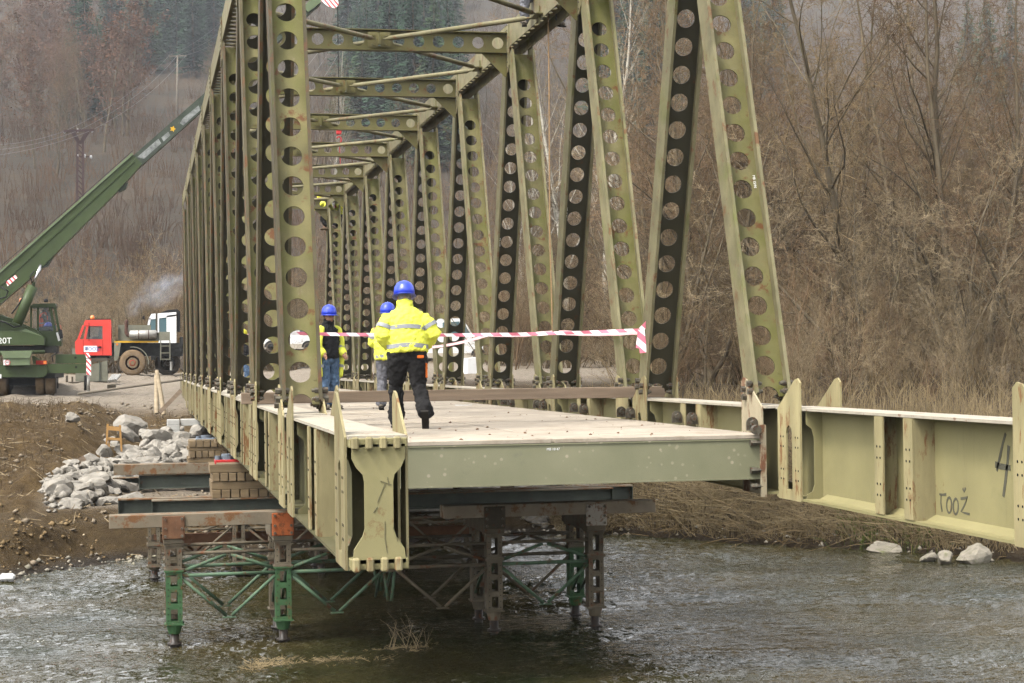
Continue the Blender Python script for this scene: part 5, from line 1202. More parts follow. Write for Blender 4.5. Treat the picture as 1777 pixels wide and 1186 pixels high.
# ================================================================== POWER LINE
YP = 195.0; r = empty('power_pylon', (aty(140, 360, YP).x, YP, ground_z(aty(140, 360, YP).x, YP)), 'rusty lattice power pylon with a forked top', 'pylon')
A = lambda x, y: aty(x, y, YP)
mbl = MB()
for s in (134.5, 144): part('mast_leg', MB().bar(A(s, 245), A(s+(0.5 if s > 140 else -1), 430), 0.24, 0.24, (0, 1, 0)), M['rustlat'], r)
for i in range(20):
    y = 250+i*9; part('lattice_bar', MB().bar(A(135, y), A(144, y+9), 0.13, 0.13, (0, 1, 0)), M['rustlat'], r)
for a, b in (((135, 247), (124, 228)), ((143, 247), (154, 228)), ((139, 250), (128, 228)), ((139, 250), (150, 228)), ((110, 228), (164, 226))): part('arm', MB().bar(A(*a), A(*b), 0.26, 0.26, (0, 1, 0)), M['rustlat'], r)
part('crossarm', MB().bar(A(131, 271), A(160, 273), 0.10, 0.10, (0, 1, 0)), M['rustlat'], r)
for x, y in ((112, 229), (135, 227), (160, 227), (135, 270), (147, 271), (158, 273)): part('insulator', MB().lathe([(0.06, -0.2), (0.13, -0.08), (0.13, 0.1), (0.06, 0.2)], A(x, y), 10), M['porc'], r, True)
YQ = 310.0
pl = empty('utility_pole', aty(306.5, 196, YQ), 'thin grey wooden utility pole on the hillside', 'pole')
part('shaft', MB().tube([aty(305.5, 260, YQ), aty(308, 97, YQ)], [0.18, 0.13], 8), M['wood'], pl, True); part('crossarm', MB().bar(aty(293, 98, YQ), aty(324, 97, YQ), 0.18, 0.18, (0, 1, 0)), M['wood'], pl)
wl = 0
for (x0, y0), (x1, y1), (x2, y2), lab in (((112, 228), (294, 96), (400, 22), 'upper'), ((136, 227), (308, 96), (412, 30), 'middle'), ((160, 226), (323, 96), (420, 38), 'lower')):
    a, b = A(x0, y0), aty(x1, y1, YQ); c = aty(x2, y2, 380)
    pts = sag(a, b, 10, 1.2)+sag(b, c, 10, 1.0)[1:]
    solo('power_wire', MB().tube(pts, 0.015, 4), M['wire'], '%s of the three power wires climbing right from the pylon' % lab, 'wire')
    e = aty(-60, y0+22+(x0-112)*0.55, 190); solo('power_wire', MB().tube(sag(A(x0, y0), e, 10, 0.6), 0.015, 4), M['wire'], '%s of the power wires running left from the pylon' % lab, 'wire')
for i in range(3): solo('power_wire', MB().tube(sag(aty(525+i*15, 125+i*10, 320), aty(618+i*12, -10, 380), 8, 0.8), 0.022, 4), M['wire'], 'thin wire crossing the bare clearing behind the top bars', 'wire', 'wires over the clearing')

# ================================================================== PEOPLE
def ell_chain(mb, pts, rad, n=14, ref=(1, 0, 0)):
    """closed tapered tube with rounded ends"""
    P = [Vector(p) for p in pts]; d0 = (P[0]-P[1]).normalized(); d1 = (P[-1]-P[-2]).normalized()
    g = lambda r: r if hasattr(r, '__len__') else (r, r)
    r0, r1 = g(rad[0]), g(rad[-1]); pp, rr_ = [], []
    for t in (0.98, 0.75, 0.4): pp.append(P[0]+d0*min(r0)*t*0.8); rr_.append((r0[0]*math.sqrt(1-t*t), r0[1]*math.sqrt(1-t*t)))
    pp += P; rr_ += [g(r) for r in rad]
    for t in (0.4, 0.75, 0.98): pp.append(P[-1]+d1*min(r1)*t*0.8); rr_.append((r1[0]*math.sqrt(1-t*t), r1[1]*math.sqrt(1-t*t)))
    return mb.tube(pp, rr_, n, True, ref)
def cloth(name, mb, mt, parent, vox=0.014, sm=6):
    o = lpart(name, mb, mt, parent, True); md = o.modifiers.new('remesh', 'REMESH'); md.mode = 'VOXEL'; md.voxel_size = vox; md.use_smooth_shade = True
    if sm: s_ = o.modifiers.new('smooth', 'SMOOTH'); s_.iterations = sm; s_.factor = 0.5
    return o
def hand(mb, wr, dirv, side, curl=0.5):
    """palm and five unequal bent fingers"""
    d = Vector(dirv).normalized(); wr = Vector(wr); sx = Vector((side, 0, 0)); lat = (Vector((0, 1, 0))-d*d.y).normalized(); inn = d.cross(lat)*(1 if side > 0 else -1)
    ell_chain(mb, [wr-d*0.03, wr+d*0.045, wr+d*0.085], [(0.026, 0.03), (0.034, 0.04), (0.030, 0.04)], 10, tuple(inn))
    for q, (ln, o_) in enumerate(((0.072, 0.032), (0.082, 0.011), (0.076, -0.011), (0.060, -0.031))):
        b = wr+d*0.085+lat*o_; m_ = b+d*ln*0.5+inn*ln*0.18*curl; t = m_+d*ln*0.38-inn*0+inn*ln*0.5*curl; ell_chain(mb, [b-d*0.015, m_, t], [0.0105, 0.0095, 0.008], 7)
    b = wr+d*0.03+lat*0.035; ell_chain(mb, [b, b+lat*0.03+d*0.03, b+lat*0.034+d*0.062], [0.013, 0.011, 0.009], 7)
def helmet(parent, c, mt, fwd=(0, 1, 0), tilt=0.0):
    mb = MB(); mb.lathe([(0.142, -0.03), (0.140, 0.02), (0.128, 0.075), (0.098, 0.118), (0.05, 0.142), (0.004, 0.150)], (0, 0, 0), 28, sx=0.92, sy=1.12)
    for s in (-0.035, 0, 0.035): mb.tube([(s, -0.12, 0.065), (s, -0.06, 0.125), (s, 0.0, 0.149-abs(s)*0.3), (s, 0.06, 0.128), (s, 0.12, 0.07)], 0.012, 6)
    o = lpart('hard_hat', mb, mt, parent, True); brim = MB(); n_ = 28; v0, v1, v2 = [], [], []
    for i in range(n_):
        t = 2*math.pi*i/n_; ex = 0.022+0.05*max(0, math.sin(t))**2
        for lst, rr_, zz in ((v0, 0.138, -0.028), (v1, 0.138+ex, -0.040-0.012*max(0, math.sin(t))), (v2, 0.136, -0.036)): lst.append((rr_*0.92*math.cos(t), rr_*1.12*math.sin(t), zz))
    brim.add(v0+v1+v2, [(i, (i+1) % n_, n_+(i+1) % n_, n_+i) for i in range(n_)]+[(n_+i, n_+(i+1) % n_, 2*n_+(i+1) % n_, 2*n_+i) for i in range(n_)])
    b = lpart('brim', brim, mt, o, True)
    o.location = c; o.rotation_euler = (tilt, 0, math.atan2(-fwd[0], fwd[1])); return o
def head(mb, c, fwd=Vector((0, 1, 0))):
    f = Vector(fwd).normalized(); r_ = f.cross(Vector((0, 0, 1))); c = Vector(c); u = Vector((0, 0, 1))
    ell_chain(mb, [c-u*0.095+f*0.025, c-u*0.06+f*0.018, c+f*0.005, c+u*0.06-f*0.005, c+u*0.09-f*0.01], [(0.042, 0.05), (0.062, 0.078), (0.077, 0.098), (0.074, 0.095), (0.06, 0.075)], 16, tuple(r_))
    ell_chain(mb, [c+f*0.095+u*0.02, c+f*0.112-u*0.015, c+f*0.118-u*0.028], [0.010, 0.014, 0.016], 8)   # nose
    for s in (-1, 1):
        ell_chain(mb, [c+r_*s*0.078+u*0.022-f*0.008, c+r_*s*0.082-u*0.025], [(0.01, 0.017), (0.009, 0.012)], 8)   # ears
        ell_chain(mb, [c+f*0.088+r_*s*0.018+u*0.032, c+f*0.082+r_*s*0.050+u*0.030], [0.010, 0.008], 8)   # brows
    ell_chain(mb, [c+f*0.098-r_*0.022-u*0.058, c+f*0.104-u*0.058, c+f*0.098+r_*0.022-u*0.058], [0.007, 0.010, 0.007], 8)   # lips
def face(parent, c, fwd):
    f = Vector(fwd).normalized(); r_ = f.cross(Vector((0, 0, 1))); c = Vector(c); u = Vector((0, 0, 1))
    for s in (-1, 1): lpart('eye', MB().lathe([(math.sin(t)*0.010+1e-5, -math.cos(t)*0.010) for t in np.linspace(0, math.pi, 7)], c+f*0.091+r_*s*0.032+u*0.015, 10), M['haird'], parent, True)
    lpart('mouth', MB().bar(c+f*0.108-r_*0.02-u*0.058, c+f*0.108+r_*0.02-u*0.058, 0.006, 0.005), M['lampred'], parent)
def boot(parent, ank, toe, mt=None):
    a = Vector(ank); t = Vector(toe); d = (t-a); d.normalize()
    mb = MB(); h = a-d*0.06
    ell_chain(mb, [a+Vector((0, 0, 0.10)), a+Vector((0, 0, 0.02))], [0.058, 0.055], 12); sd_ = d.cross(Vector((0, 0, 1))).normalized()
    ell_chain(mb, [h+Vector((0, 0, -0.035)), a-Vector((0, 0, 0.03)), t-d*0.06-Vector((0, 0, 0.0)), t], [(0.042, 0.045), (0.047, 0.05), (0.050, 0.042), (0.040, 0.032)], 12, tuple(sd_))
    b = cloth('boot', mb, mt or M['boot'], parent, 0.010, 3); n_ = d.cross(sd_)
    if n_.z > 0: n_ = -n_
    s = MB(); s.bar(h+n_*0.075-d*0.03, t+n_*0.035+d*0.03, 0.085, 0.028, tuple(-n_)); lpart('sole', s, M['sole'], b)
def body_mesh(root, J, hd_fwd, hands=True, arms=True):
    mb = MB()
    pel, ch, nk, hd = (Vector(J[k_]) for k_ in ('pel', 'ch', 'nk', 'hd'))
    ell_chain(mb, [pel, pel.lerp(ch, 0.5), ch, nk-Vector((0, 0, 0.05))], [(0.15, 0.10), (0.14, 0.095), (0.17, 0.11), (0.10, 0.075)], 16)
    ell_chain(mb, [nk-Vector((0, 0, 0.07)), hd-Vector((0, 0, 0.05))], [0.06, 0.055], 12); head(mb, hd, hd_fwd)
    for s in 'LR':
        sh, el, wr = Vector(J['sh'+s]), Vector(J['el'+s]), Vector(J['wr'+s])
        ell_chain(mb, [ch.lerp(sh, 0.6), sh, el, wr], [0.07, 0.058, 0.042, 0.028], 10)
        if hands: hand(mb, wr, wr-el, -1 if s == 'L' else 1)
        hp, kn, an = Vector(J['hp'+s]), Vector(J['kn'+s]), Vector(J['an'+s]); ell_chain(mb, [pel.lerp(hp, 0.8), hp, kn, an], [0.085, 0.08, 0.055, 0.04], 10)
        ell_chain(mb, [an, Vector(J['to'+s])], [0.038, 0.03], 8)
    return cloth('body', mb, M['skin'], root, 0.009, 2)
def hoop(parent, c, rx, ry, h, mt, name='reflective_band', tilt=(0, 0, 0)):
    n_ = 32; mb = MB(); vs = []
    for z in (-h/2, h/2):
        for i in range(n_): t = 2*math.pi*i/n_; w_ = 1+0.012*math.sin(5*t); vs.append((rx*w_*math.cos(t), ry*w_*math.sin(t), z+0.006*math.sin(3*t)))
    mb.add(vs, [(i, (i+1) % n_, n_+(i+1) % n_, n_+i) for i in range(n_)]); o = lpart(name, mb, mt, parent, True); o.location = c; o.rotation_euler = tilt; return o
def limb_band(parent, a, b, t, r, h, mt):
    a, b = Vector(a), Vector(b); d = (b-a).normalized(); c = a.lerp(b, t); o = lpart('reflective_band', MB().tube([(0, 0, -h/2), (0, 0, h/2)], r, 20, False), mt, parent, True)
    o.location = c; o.rotation_euler = d.to_track_quat('Z', 'X').to_euler(); return o
def trousers(root, J, mt, hem=0.075, thigh=0.105, fold=True):
    mb = MB(); pel = Vector(J['pel'])
    ell_chain(mb, [pel+Vector((0, 0, 0.12)), pel, pel-Vector((0, 0, 0.06))], [(0.168, 0.12), (0.180, 0.135), (0.17, 0.13)], 18)
    for s in 'LR':
        hp, kn, an = Vector(J['hp'+s]), Vector(J['kn'+s]), Vector(J['an'+s]); up = (kn-hp); lo = an-kn
        ell_chain(mb, [hp+Vector((0, 0, 0.04)), hp+up*0.35, kn-up*0.08, kn+lo*0.12, kn+lo*0.55, an+Vector((0, 0, 0.05)), an+Vector((0, 0, 0.015))], [thigh+0.008, thigh, 0.083, 0.083, 0.082, hem+0.008, hem], 14)
    o = cloth('trousers', mb, mt, root, 0.012, 3)
    tx = bpy.data.textures.get('folds') or bpy.data.textures.new('folds', 'CLOUDS'); tx.noise_scale = 0.11
    dm = o.modifiers.new('folds', 'DISPLACE'); dm.texture = tx; dm.strength = 0.034; dm.texture_coords = 'LOCAL'
    tx2 = bpy.data.textures.get('creases') or bpy.data.textures.new('creases', 'MUSGRAVE'); tx2.noise_scale = 0.05
    d2 = o.modifiers.new('creases', 'DISPLACE'); d2.texture = tx2; d2.strength = 0.012; d2.texture_coords = 'LOCAL'; return o
def jacket(root, J, mt, rx=0.225, ry=0.165, hem=0.02, arm=0.075, open_front=False, collar=True):
    mb = MB(); pel, ch, nk = (Vector(J[k_]) for k_ in ('pel', 'ch', 'nk'))
    up = (ch-pel)
    mb.tube([pel+up*hem, pel+up*(hem+0.12), pel+up*0.3, pel+up*0.65, ch, ch.lerp(nk, 0.35), ch.lerp(nk, 0.62), ch.lerp(nk, 0.85)], [(rx*0.97, ry*1.0), (rx*0.99, ry*1.02), (rx*0.97, ry), (rx, ry), (rx*1.0, ry*0.95), (rx*0.95, ry*0.86), (rx*0.74, ry*0.75), (rx*0.40, ry*0.6)], 24, True, (1, 0, 0))
    if collar: mb.tube([nk-Vector((0, 0, 0.07)), nk, nk+Vector((0, 0.015, 0.07))], [(0.115, 0.105), (0.098, 0.096), (0.093, 0.094)], 18, True, (1, 0, 0))
    for s in 'LR':
        sh, el, wr = Vector(J['sh'+s]), Vector(J['el'+s]), Vector(J['wr'+s])
        ell_chain(mb, [sh.lerp(ch, 0.25)-Vector((0, 0, 0.02)), sh.lerp(el, 0.12)-Vector((0, 0, 0.01)), sh.lerp(el, 0.5), el, el.lerp(wr, 0.5), wr], [arm-0.012, arm+0.002, arm+0.008, arm+0.004, arm-0.004, arm-0.016], 14)
    o = cloth('jacket', mb, mt, root, 0.012, 12)
    tx = bpy.data.textures.get('folds') or bpy.data.textures.new('folds', 'CLOUDS'); tx.noise_scale = 0.11
    dm = o.modifiers.new('folds', 'DISPLACE'); dm.texture = tx; dm.strength = 0.034; dm.texture_coords = 'LOCAL'
    tx2 = bpy.data.textures.get('creases') or bpy.data.textures.new('creases', 'MUSGRAVE'); tx2.noise_scale = 0.05
    d2 = o.modifiers.new('creases', 'DISPLACE'); d2.texture = tx2; d2.strength = 0.012; d2.texture_coords = 'LOCAL'; return o
# --- man walking away, back to the camera
p = atz(707, 744, ZD); man = empty('person', (p.x, p.y, ZD), 'person in yellow jacket and black trousers walking away on the deck, blue helmet', 'person', rz=R_(-4))
J = dict(pel=(0.02, 0.0, 0.93), ch=(0.0, 0.06, 1.30), nk=(-0.01, 0.09, 1.50), hd=(-0.01, 0.14, 1.605), shL=(-0.205, 0.05, 1.375), shR=(0.205, 0.05, 1.365), elL=(-0.30, -0.02, 1.15), elR=(0.33, 0.0, 1.17), wrL=(-0.19, 0.19, 1.03), wrR=(0.24, 0.20, 1.02),
         hpL=(-0.095, 0.0, 0.90), hpR=(0.115, 0.0, 0.90), knL=(-0.125, 0.16, 0.50), knR=(0.15, 0.0, 0.50), anL=(-0.115, 0.24, 0.10), anR=(0.20, -0.24, 0.19), toL=(-0.13, 0.42, 0.045), toR=(0.215, -0.13, 0.03))
body_mesh(man, J, (-0.05, 1, -0.25)); trousers(man, J, M['trous'], 0.092, 0.128); jk = jacket(man, J, M['hivis'], 0.252, 0.19, -0.03, 0.092)
hoop(man, (0.015, 0.012, 1.00), 0.257, 0.204, 0.052, M['retro'], tilt=(-0.10, 0, 0)); hoop(man, (0.005, 0.045, 1.225), 0.262, 0.2, 0.05, M['retro'], tilt=(-0.12, 0, 0))
limb_band(man, J['shL'], J['elL'], 0.62, 0.11, 0.05, M['retro']); limb_band(man, J['shR'], J['elR'], 0.62, 0.11, 0.05, M['retro'])
boot(man, J['anL'], J['toL']); boot(man, J['anR'], J['toR'])
hh = MB(); ell_chain(hh, [(-0.01, 0.10, 1.58), (-0.01, 0.10, 1.64)], [(0.072, 0.045), (0.08, 0.06)], 14); lpart('hair', hh, M['hairg'], man, True)
helmet(man, (-0.01, 0.125, 1.67), M['helmet'], tilt=-0.2)
for (x0, x1, y, z0, z1) in ((0.12, 0.20, -0.155, 0.86, 0.895), (0.225, 0.248, -0.075, 0.62, 0.80)): lpart('orange_patch', MB().cbox(x0, x1, y-0.02, y+0.03, z0, z1, 0.004), M['opatch'], man)
# --- man standing left in open yellow coat, facing right
p = atz(571, 711, ZD); man2 = empty('person', (p.x, p.y, ZD), 'person in open yellow coat over black jacket with jeans and blue helmet, facing right', 'person', rz=R_(-148))
J2 = dict(pel=(0, 0.0, 0.95), ch=(0, 0.0, 1.32), nk=(0, 0.01, 1.53), hd=(0, 0.045, 1.65), shL=(-0.195, 0, 1.405), shR=(0.195, 0, 1.405), elL=(-0.26, -0.04, 1.16), elR=(0.26, -0.05, 1.16), wrL=(-0.22, 0.14, 1.00), wrR=(0.22, 0.12, 1.0),
          hpL=(-0.10, 0, 0.92), hpR=(0.10, 0, 0.92), knL=(-0.11, 0.02, 0.51), knR=(0.11, 0.03, 0.51), anL=(-0.12, -0.02, 0.10), anR=(0.12, 0.0, 0.10), toL=(-0.15, 0.16, 0.045), toR=(0.15, 0.17, 0.045))
hf2 = (0.25, 1, -0.02)
b_ = body_mesh(man2, J2, hf2); face(b_, J2['hd'], hf2); trousers(man2, J2, M['jeans'], 0.08, 0.10); jacket(man2, J2, M['jackt'], 0.20, 0.155, -0.10, 0.06)
cm = MB()
for s, xx in ((-1, -0.245), (1, 0.245)):
    ell_chain(cm, [(xx*0.92, -0.02, 0.60), (xx*1.06, -0.02, 0.95), (xx, -0.01, 1.25), (xx*0.72, 0.0, 1.45)], [(0.055, 0.13), (0.06, 0.145), (0.06, 0.15), (0.06, 0.11)], 14)
    sh, el, wr = (Vector(J2[k_+('L' if s < 0 else 'R')]) for k_ in ('sh', 'el', 'wr')); ell_chain(cm, [sh, sh.lerp(el, 0.5), el, el.lerp(wr, 0.6), wr], [0.10, 0.095, 0.09, 0.08, 0.075], 14)
ell_chain(cm, [(0, -0.12, 0.60), (0, -0.14, 0.95), (0, -0.13, 1.25), (0, -0.09, 1.46)], [(0.20, 0.04), (0.21, 0.05), (0.21, 0.05), (0.15, 0.05)], 14)
cloth('coat', cm, M['hivis'], man2, 0.013, 3)
for z in (0.78, 1.02):
    for s in (-1, 1): o = hoop(man2, (s*0.222, -0.02, z), 0.066, 0.152, 0.05, M['retro'])
for s in 'LR': limb_band(man2, J2['sh'+s], J2['el'+s], 0.62, 0.104, 0.05, M['retro']); limb_band(man2, J2['el'+s], J2['wr'+s], 0.55, 0.088, 0.05, M['retro']); boot(man2, J2['an'+s], J2['to'+s])
helmet(man2, (0.01, 0.045, 1.72), M['helmet'], hf2)
hh = MB(); ell_chain(hh, [(0, -0.01, 1.66), (0, 0.0, 1.70)], [(0.08, 0.075), (0.086, 0.09)], 14); lpart('hair', hh, M['haird'], man2, True)
# --- man behind the walking man
p = atz(674, 712, ZD); man3 = empty('person', (p.x, p.y, ZD), 'person in yellow jacket and grey trousers half hidden behind the walking man', 'person', rz=R_(-20))
J3 = dict(J2); J3.update(wrL=(-0.12, 0.22, 1.08), elL=(-0.27, 0.02, 1.17))
body_mesh(man3, J3, (0, 1, -0.1)); trousers(man3, J3, M['gtrous'], 0.08, 0.10); jacket(man3, J3, M['hivis'], 0.235, 0.18, -0.22, 0.082); hoop(man3, (0, 0, 0.93), 0.236, 0.188, 0.05, M['retro']); hoop(man3, (0, 0, 1.20), 0.246, 0.19, 0.05, M['retro'])
for s in 'LR': limb_band(man3, J3['sh'+s], J3['el'+s], 0.6, 0.1, 0.05, M['retro']); boot(man3, J3['an'+s], J3['to'+s])
helmet(man3, (0, 0.045, 1.72), M['helmet'])
# --- crane operator, seated, facing right
pp = aty(72, 567, YC+1.5); op = empty('person', (pp.x, YC+1.55, pp.z), 'crane operator in orange vest and dark hair seated in the crane cab', 'person', rz=R_(-90))
JO = dict(pel=(0, 0, 0.02), ch=(0, 0.08, 0.36), nk=(0, 0.12, 0.54), hd=(0, 0.19, 0.65), shL=(-0.19, 0.08, 0.46), shR=(0.19, 0.08, 0.46), elL=(-0.24, 0.16, 0.20), elR=(0.24, 0.16, 0.20), wrL=(-0.18, 0.38, 0.12), wrR=(0.18, 0.38, 0.12),
          hpL=(-0.09, 0, 0.0), hpR=(0.09, 0, 0.0), knL=(-0.12, 0.42, 0.04), knR=(0.12, 0.42, 0.04), anL=(-0.12, 0.45, -0.30), anR=(0.12, 0.45, -0.30), toL=(-0.12, 0.6, -0.34), toR=(0.12, 0.6, -0.34))
b_ = body_mesh(op, JO, (0, 1, -0.2)); trousers(op, JO, M['jeans'], 0.07, 0.095); jacket(op, JO, M['dplate'], 0.20, 0.15, 0.0, 0.062)
vm = MB(); ell_chain(vm, [(0, 0.01, 0.02), (0, 0.06, 0.25), (0, 0.09, 0.42), (0, 0.11, 0.48)], [(0.215, 0.165), (0.22, 0.17), (0.205, 0.15), (0.15, 0.11)], 18); cloth('vest', vm, M['hviso'], op, 0.013, 2); hoop(op, (0, 0.03, 0.12), 0.222, 0.175, 0.05, M['retro'])
hh = MB(); ell_chain(hh, [(0, 0.15, 0.64), (0, 0.165, 0.70), (0, 0.17, 0.73)], [(0.075, 0.075), (0.085, 0.10), (0.07, 0.085)], 14); lpart('hair', hh, M['haird'], op, True)
# --- rigger sitting astride the right upper chord, only the legs hang into view
pr = Vector(((XR0+XR1)/2-0.03, apex[1]+LP*0.62, ZU1)); rg = empty('person', pr, 'rigger sitting astride the right top chord, legs and boots hanging down', 'person', rz=R_(175))
JR = dict(pel=(0, 0, 0.09), ch=(0, 0.02, 0.46), nk=(0, 0.04, 0.66), hd=(0, 0.08, 0.78), shL=(-0.2, 0.02, 0.57), shR=(0.2, 0.02, 0.57), elL=(-0.26, 0.12, 0.32), elR=(0.26, 0.12, 0.32), wrL=(-0.15, 0.34, 0.22), wrR=(0.15, 0.34, 0.22),
          hpL=(-0.10, 0.02, 0.10), hpR=(0.10, 0.02, 0.10), knL=(-0.30, 0.22, 0.05), knR=(0.30, 0.22, 0.05), anL=(-0.31, 0.14, -0.36), anR=(0.31, 0.14, -0.36), toL=(-0.33, 0.30, -0.42), toR=(0.33, 0.30, -0.42))
body_mesh(rg, JR, (0, 1, -0.3)); trousers(rg, JR, M['gtrous'], 0.07, 0.095); jacket(rg, JR, M['hivis'], 0.23, 0.175, 0.05, 0.075); boot(rg, JR['anL'], JR['toL']); boot(rg, JR['anR'], JR['toR']); helmet(rg, (0, 0.075, 0.85), M['helmet'])
solo('safety_line', MB().tube([aty(950, 5, apex[1]+LP*0.55), aty(951, 20, apex[1]+LP*0.55), aty(953, 150, apex[1]+LP*0.55), aty(954, 400, apex[1]+LP*0.55), aty(962, 690, apex[1]+LP*0.55)], 0.013, 6), M['rope'], 'brown rope hanging down from the right top chord', 'rope')
# --- two far riggers on the end portal
for (px, py, lab, rz, mt_) in ((566, 338, 'far rigger in yellow jacket bending at the end portal, left one', 60, M['helmy']), (583, 340, 'far rigger with orange and yellow jacket at the end portal, right one', 200, M['helmy'])):
    q = aty(px+6, py, apex[-1]+0.55); q = Vector((q.x, q.y, BAR1-1.0)); f_ = empty('person', q, lab, 'person', rz=R_(rz)); JF = dict(JO); JF.update(pel=(0, 0, 0.55), ch=(0, 0.14, 0.86), nk=(0, 0.24, 1.0), hd=(0, 0.32, 1.07), shL=(-0.19, 0.16, 0.93), shR=(0.19, 0.16, 0.93), elL=(-0.22, 0.34, 0.78), elR=(0.22, 0.34, 0.78), wrL=(-0.12, 0.5, 0.7), wrR=(0.12, 0.5, 0.7),
        hpL=(-0.09, 0, 0.5), hpR=(0.09, 0, 0.5), knL=(-0.12, 0.28, 0.34), knR=(0.12, 0.28, 0.34), anL=(-0.12, 0.05, 0.05), anR=(0.12, 0.05, 0.05), toL=(-0.12, 0.2, 0.02), toR=(0.12, 0.2, 0.02))
    body_mesh(f_, JF, (0, 1, -0.5), False); trousers(f_, JF, M['trous'], 0.07, 0.095); jacket(f_, JF, M['hivis'], 0.22, 0.17, 0, 0.075); helmet(f_, (0, 0.33, 1.13), mt_, tilt=-0.4)
    if 'orange' in lab: hoop(f_, (0, 0.1, 0.78), 0.24, 0.19, 0.14, M['hviso'], 'orange_panel')
    solo('work_platform', MB().box(q.x-0.35, q.x+0.35, q.y-0.35, q.y+0.45, q.z-0.05, q.z-0.005), M['plank'], 'small board platform under the %s far rigger' % ('left' if px < 575 else 'right'), 'platform')
# --- worker glimpsed through the left truss
q = aty(424, 690, 52.0); q = Vector((q.x, 52.0, ZD)); g_ = empty('person', q, 'person in yellow helmet and black jacket seen through a left diagonal hole', 'person', rz=R_(150))
body_mesh(g_, J2, (0, 1, 0), False); trousers(g_, J2, M['jeans'], 0.08, 0.10); jacket(g_, J2, M['jackt'], 0.22, 0.17, -0.1, 0.075); helmet(g_, (0, 0.045, 1.72), M['helmy'])
for s in 'LR': boot(g_, J2['an'+s], J2['to'+s])

# ================================================================== VEGETATION
def grow(rn, p, d, L, r, lev, out, P):
    nseg = max(2, int(P['seg'][lev])); st = L/nseg; q = np.array(p, float); d = np.array(d, float); pts = []
    for i in range(nseg):
        f0, f1 = i/nseg, (i+1)/nseg
        d = d+rn.normal(0, P['wig'][lev], 3)+np.array([0, 0, P['up'][lev]]); d /= np.linalg.norm(d)
        q2 = q+d*st; ra, rb = r*(1-f0*P['tap']), r*(1-f1*P['tap'])
        out[min(lev, 9)].append((*q, *q2, ra, rb)); pts.append((q2, d.copy(), f1, rb)); q = q2
    if lev+1 >= len(P['num']): return
    for c in range(P['num'][lev+1]):
        t = P['lo'][lev]+(1-P['lo'][lev])*rn.random(); k = min(nseg-1, int(t*nseg)); q2, dd, f1, rb = pts[k]
        a = rn.normal(0, 1, 3); a -= dd*a.dot(dd); a /= np.linalg.norm(a)+1e-9; an = R_(P['ang'][lev])*rn.uniform(0.6, 1.3)
        nd = dd*math.cos(an)+a*math.sin(an); cl = L*P['len'][lev]*rn.uniform(0.5, 1.15)*(1-0.45*t)
        grow(rn, q2-dd*st*rn.random(), nd, cl, max(rb*P['rr'][lev], P['rmin']), lev+1, out, P)
def make_tree(seed, hgt, rad, P, stems=1, spread=0.15, bark='bark', twig='twig', split=2, leaf=None, nleaf=0):
    rn = np.random.default_rng(seed); out = [[] for _ in range(10)]
    for s in range(stems):
        a = rn.uniform(0, 6.28); d = (math.cos(a)*spread*rn.random(), math.sin(a)*spread*rn.random(), 1)
        grow(rn, (math.cos(a)*0.15*(stems > 1), math.sin(a)*0.15*(stems > 1), -0.2), d, hgt*(1 if s == 0 else rn.uniform(0.6, 1)), rad*(1 if s == 0 else rn.uniform(0.5, 0.9)), 0, out, P)
    thick = sum(out[:split], []); thin = sum(out[split:], [])
    mt_ = seg_mesh('trunk', thick, M[bark], 6); mc = None
    if thin: mc = seg_mesh('crown', thin, M[twig], 3)
    if leaf:
        T = np.array(thin); idx = rn.integers(0, len(T), nleaf); c = T[idx, 3:6]+rn.normal(0, 0.25, (nleaf, 3)); u = rn.normal(0, 1, (nleaf, 3)); u /= np.linalg.norm(u, axis=1, keepdims=True); v = np.cross(u, rn.normal(0, 1, (nleaf, 3))); v /= np.linalg.norm(v, axis=1, keepdims=True)+1e-9
        s = rn.uniform(0.08, 0.2, (nleaf, 1)); Vv = np.stack([c-u*s, c+v*s*0.6, c+u*s, c-v*s*0.6], 1).reshape(-1, 3); Fv = np.arange(nleaf*4).reshape(-1, 4)
        ml = fastmesh('dead_leaves', Vv, Fv, M[leaf]); return mt_, mc, ml
    return mt_, mc, None
P_BIG = dict(seg=[14, 7, 4, 3, 2], wig=[.06, .11, .15, .19, .22], up=[.03, .05, .04, .02, .0], tap=.9, num=[1, 20, 9, 6, 4], lo=[.16, .15, .1, .1], ang=[45, 48, 50, 50], len=[.46, .48, .5, .55], rr=[.42, .5, .55, .6], rmin=.0062)
P_WIL = dict(seg=[12, 7, 4, 3, 2], wig=[.08, .13, .17, .2, .25], up=[.02, .02, .0, -.04, -.06], tap=.9, num=[1, 14, 8, 6, 4], lo=[.10, .12, .1, .1], ang=[52, 48, 48, 48], len=[.5, .5, .5, .55], rr=[.4, .5, .55, .6], rmin=.006)
P_SHR = dict(seg=[8, 4, 3, 2], wig=[.08, .14, .18, .2], up=[.03, .04, .03, .02], tap=.9, num=[1, 10, 6, 4], lo=[.12, .1, .1], ang=[38, 42, 42], len=[.45, .5, .5], rr=[.5, .6, .6], rmin=.0038)
P_HIL = dict(seg=[8, 5, 3], wig=[.05, .1, .15], up=[.03, .07, .06], tap=.88, num=[1, 26, 10], lo=[.2, .12], ang=[45, 45], len=[.42, .5], rr=[.42, .5], rmin=.014)
P_BIR = dict(seg=[14, 7, 4, 3], wig=[.03, .08, .12, .16], up=[.03, .09, .04, .0], tap=.9, num=[1, 24, 9, 6], lo=[.22, .12, .1], ang=[38, 40, 42], len=[.36, .45, .5], rr=[.38, .5, .55], rmin=.007)
BIG = [make_tree(100+i, 14.5, 0.135, P_BIG, stems=[2, 2, 1, 3][i], spread=0.4, twig=['twig', 'twigr', 'twig', 'twigr'][i]) for i in range(4)]
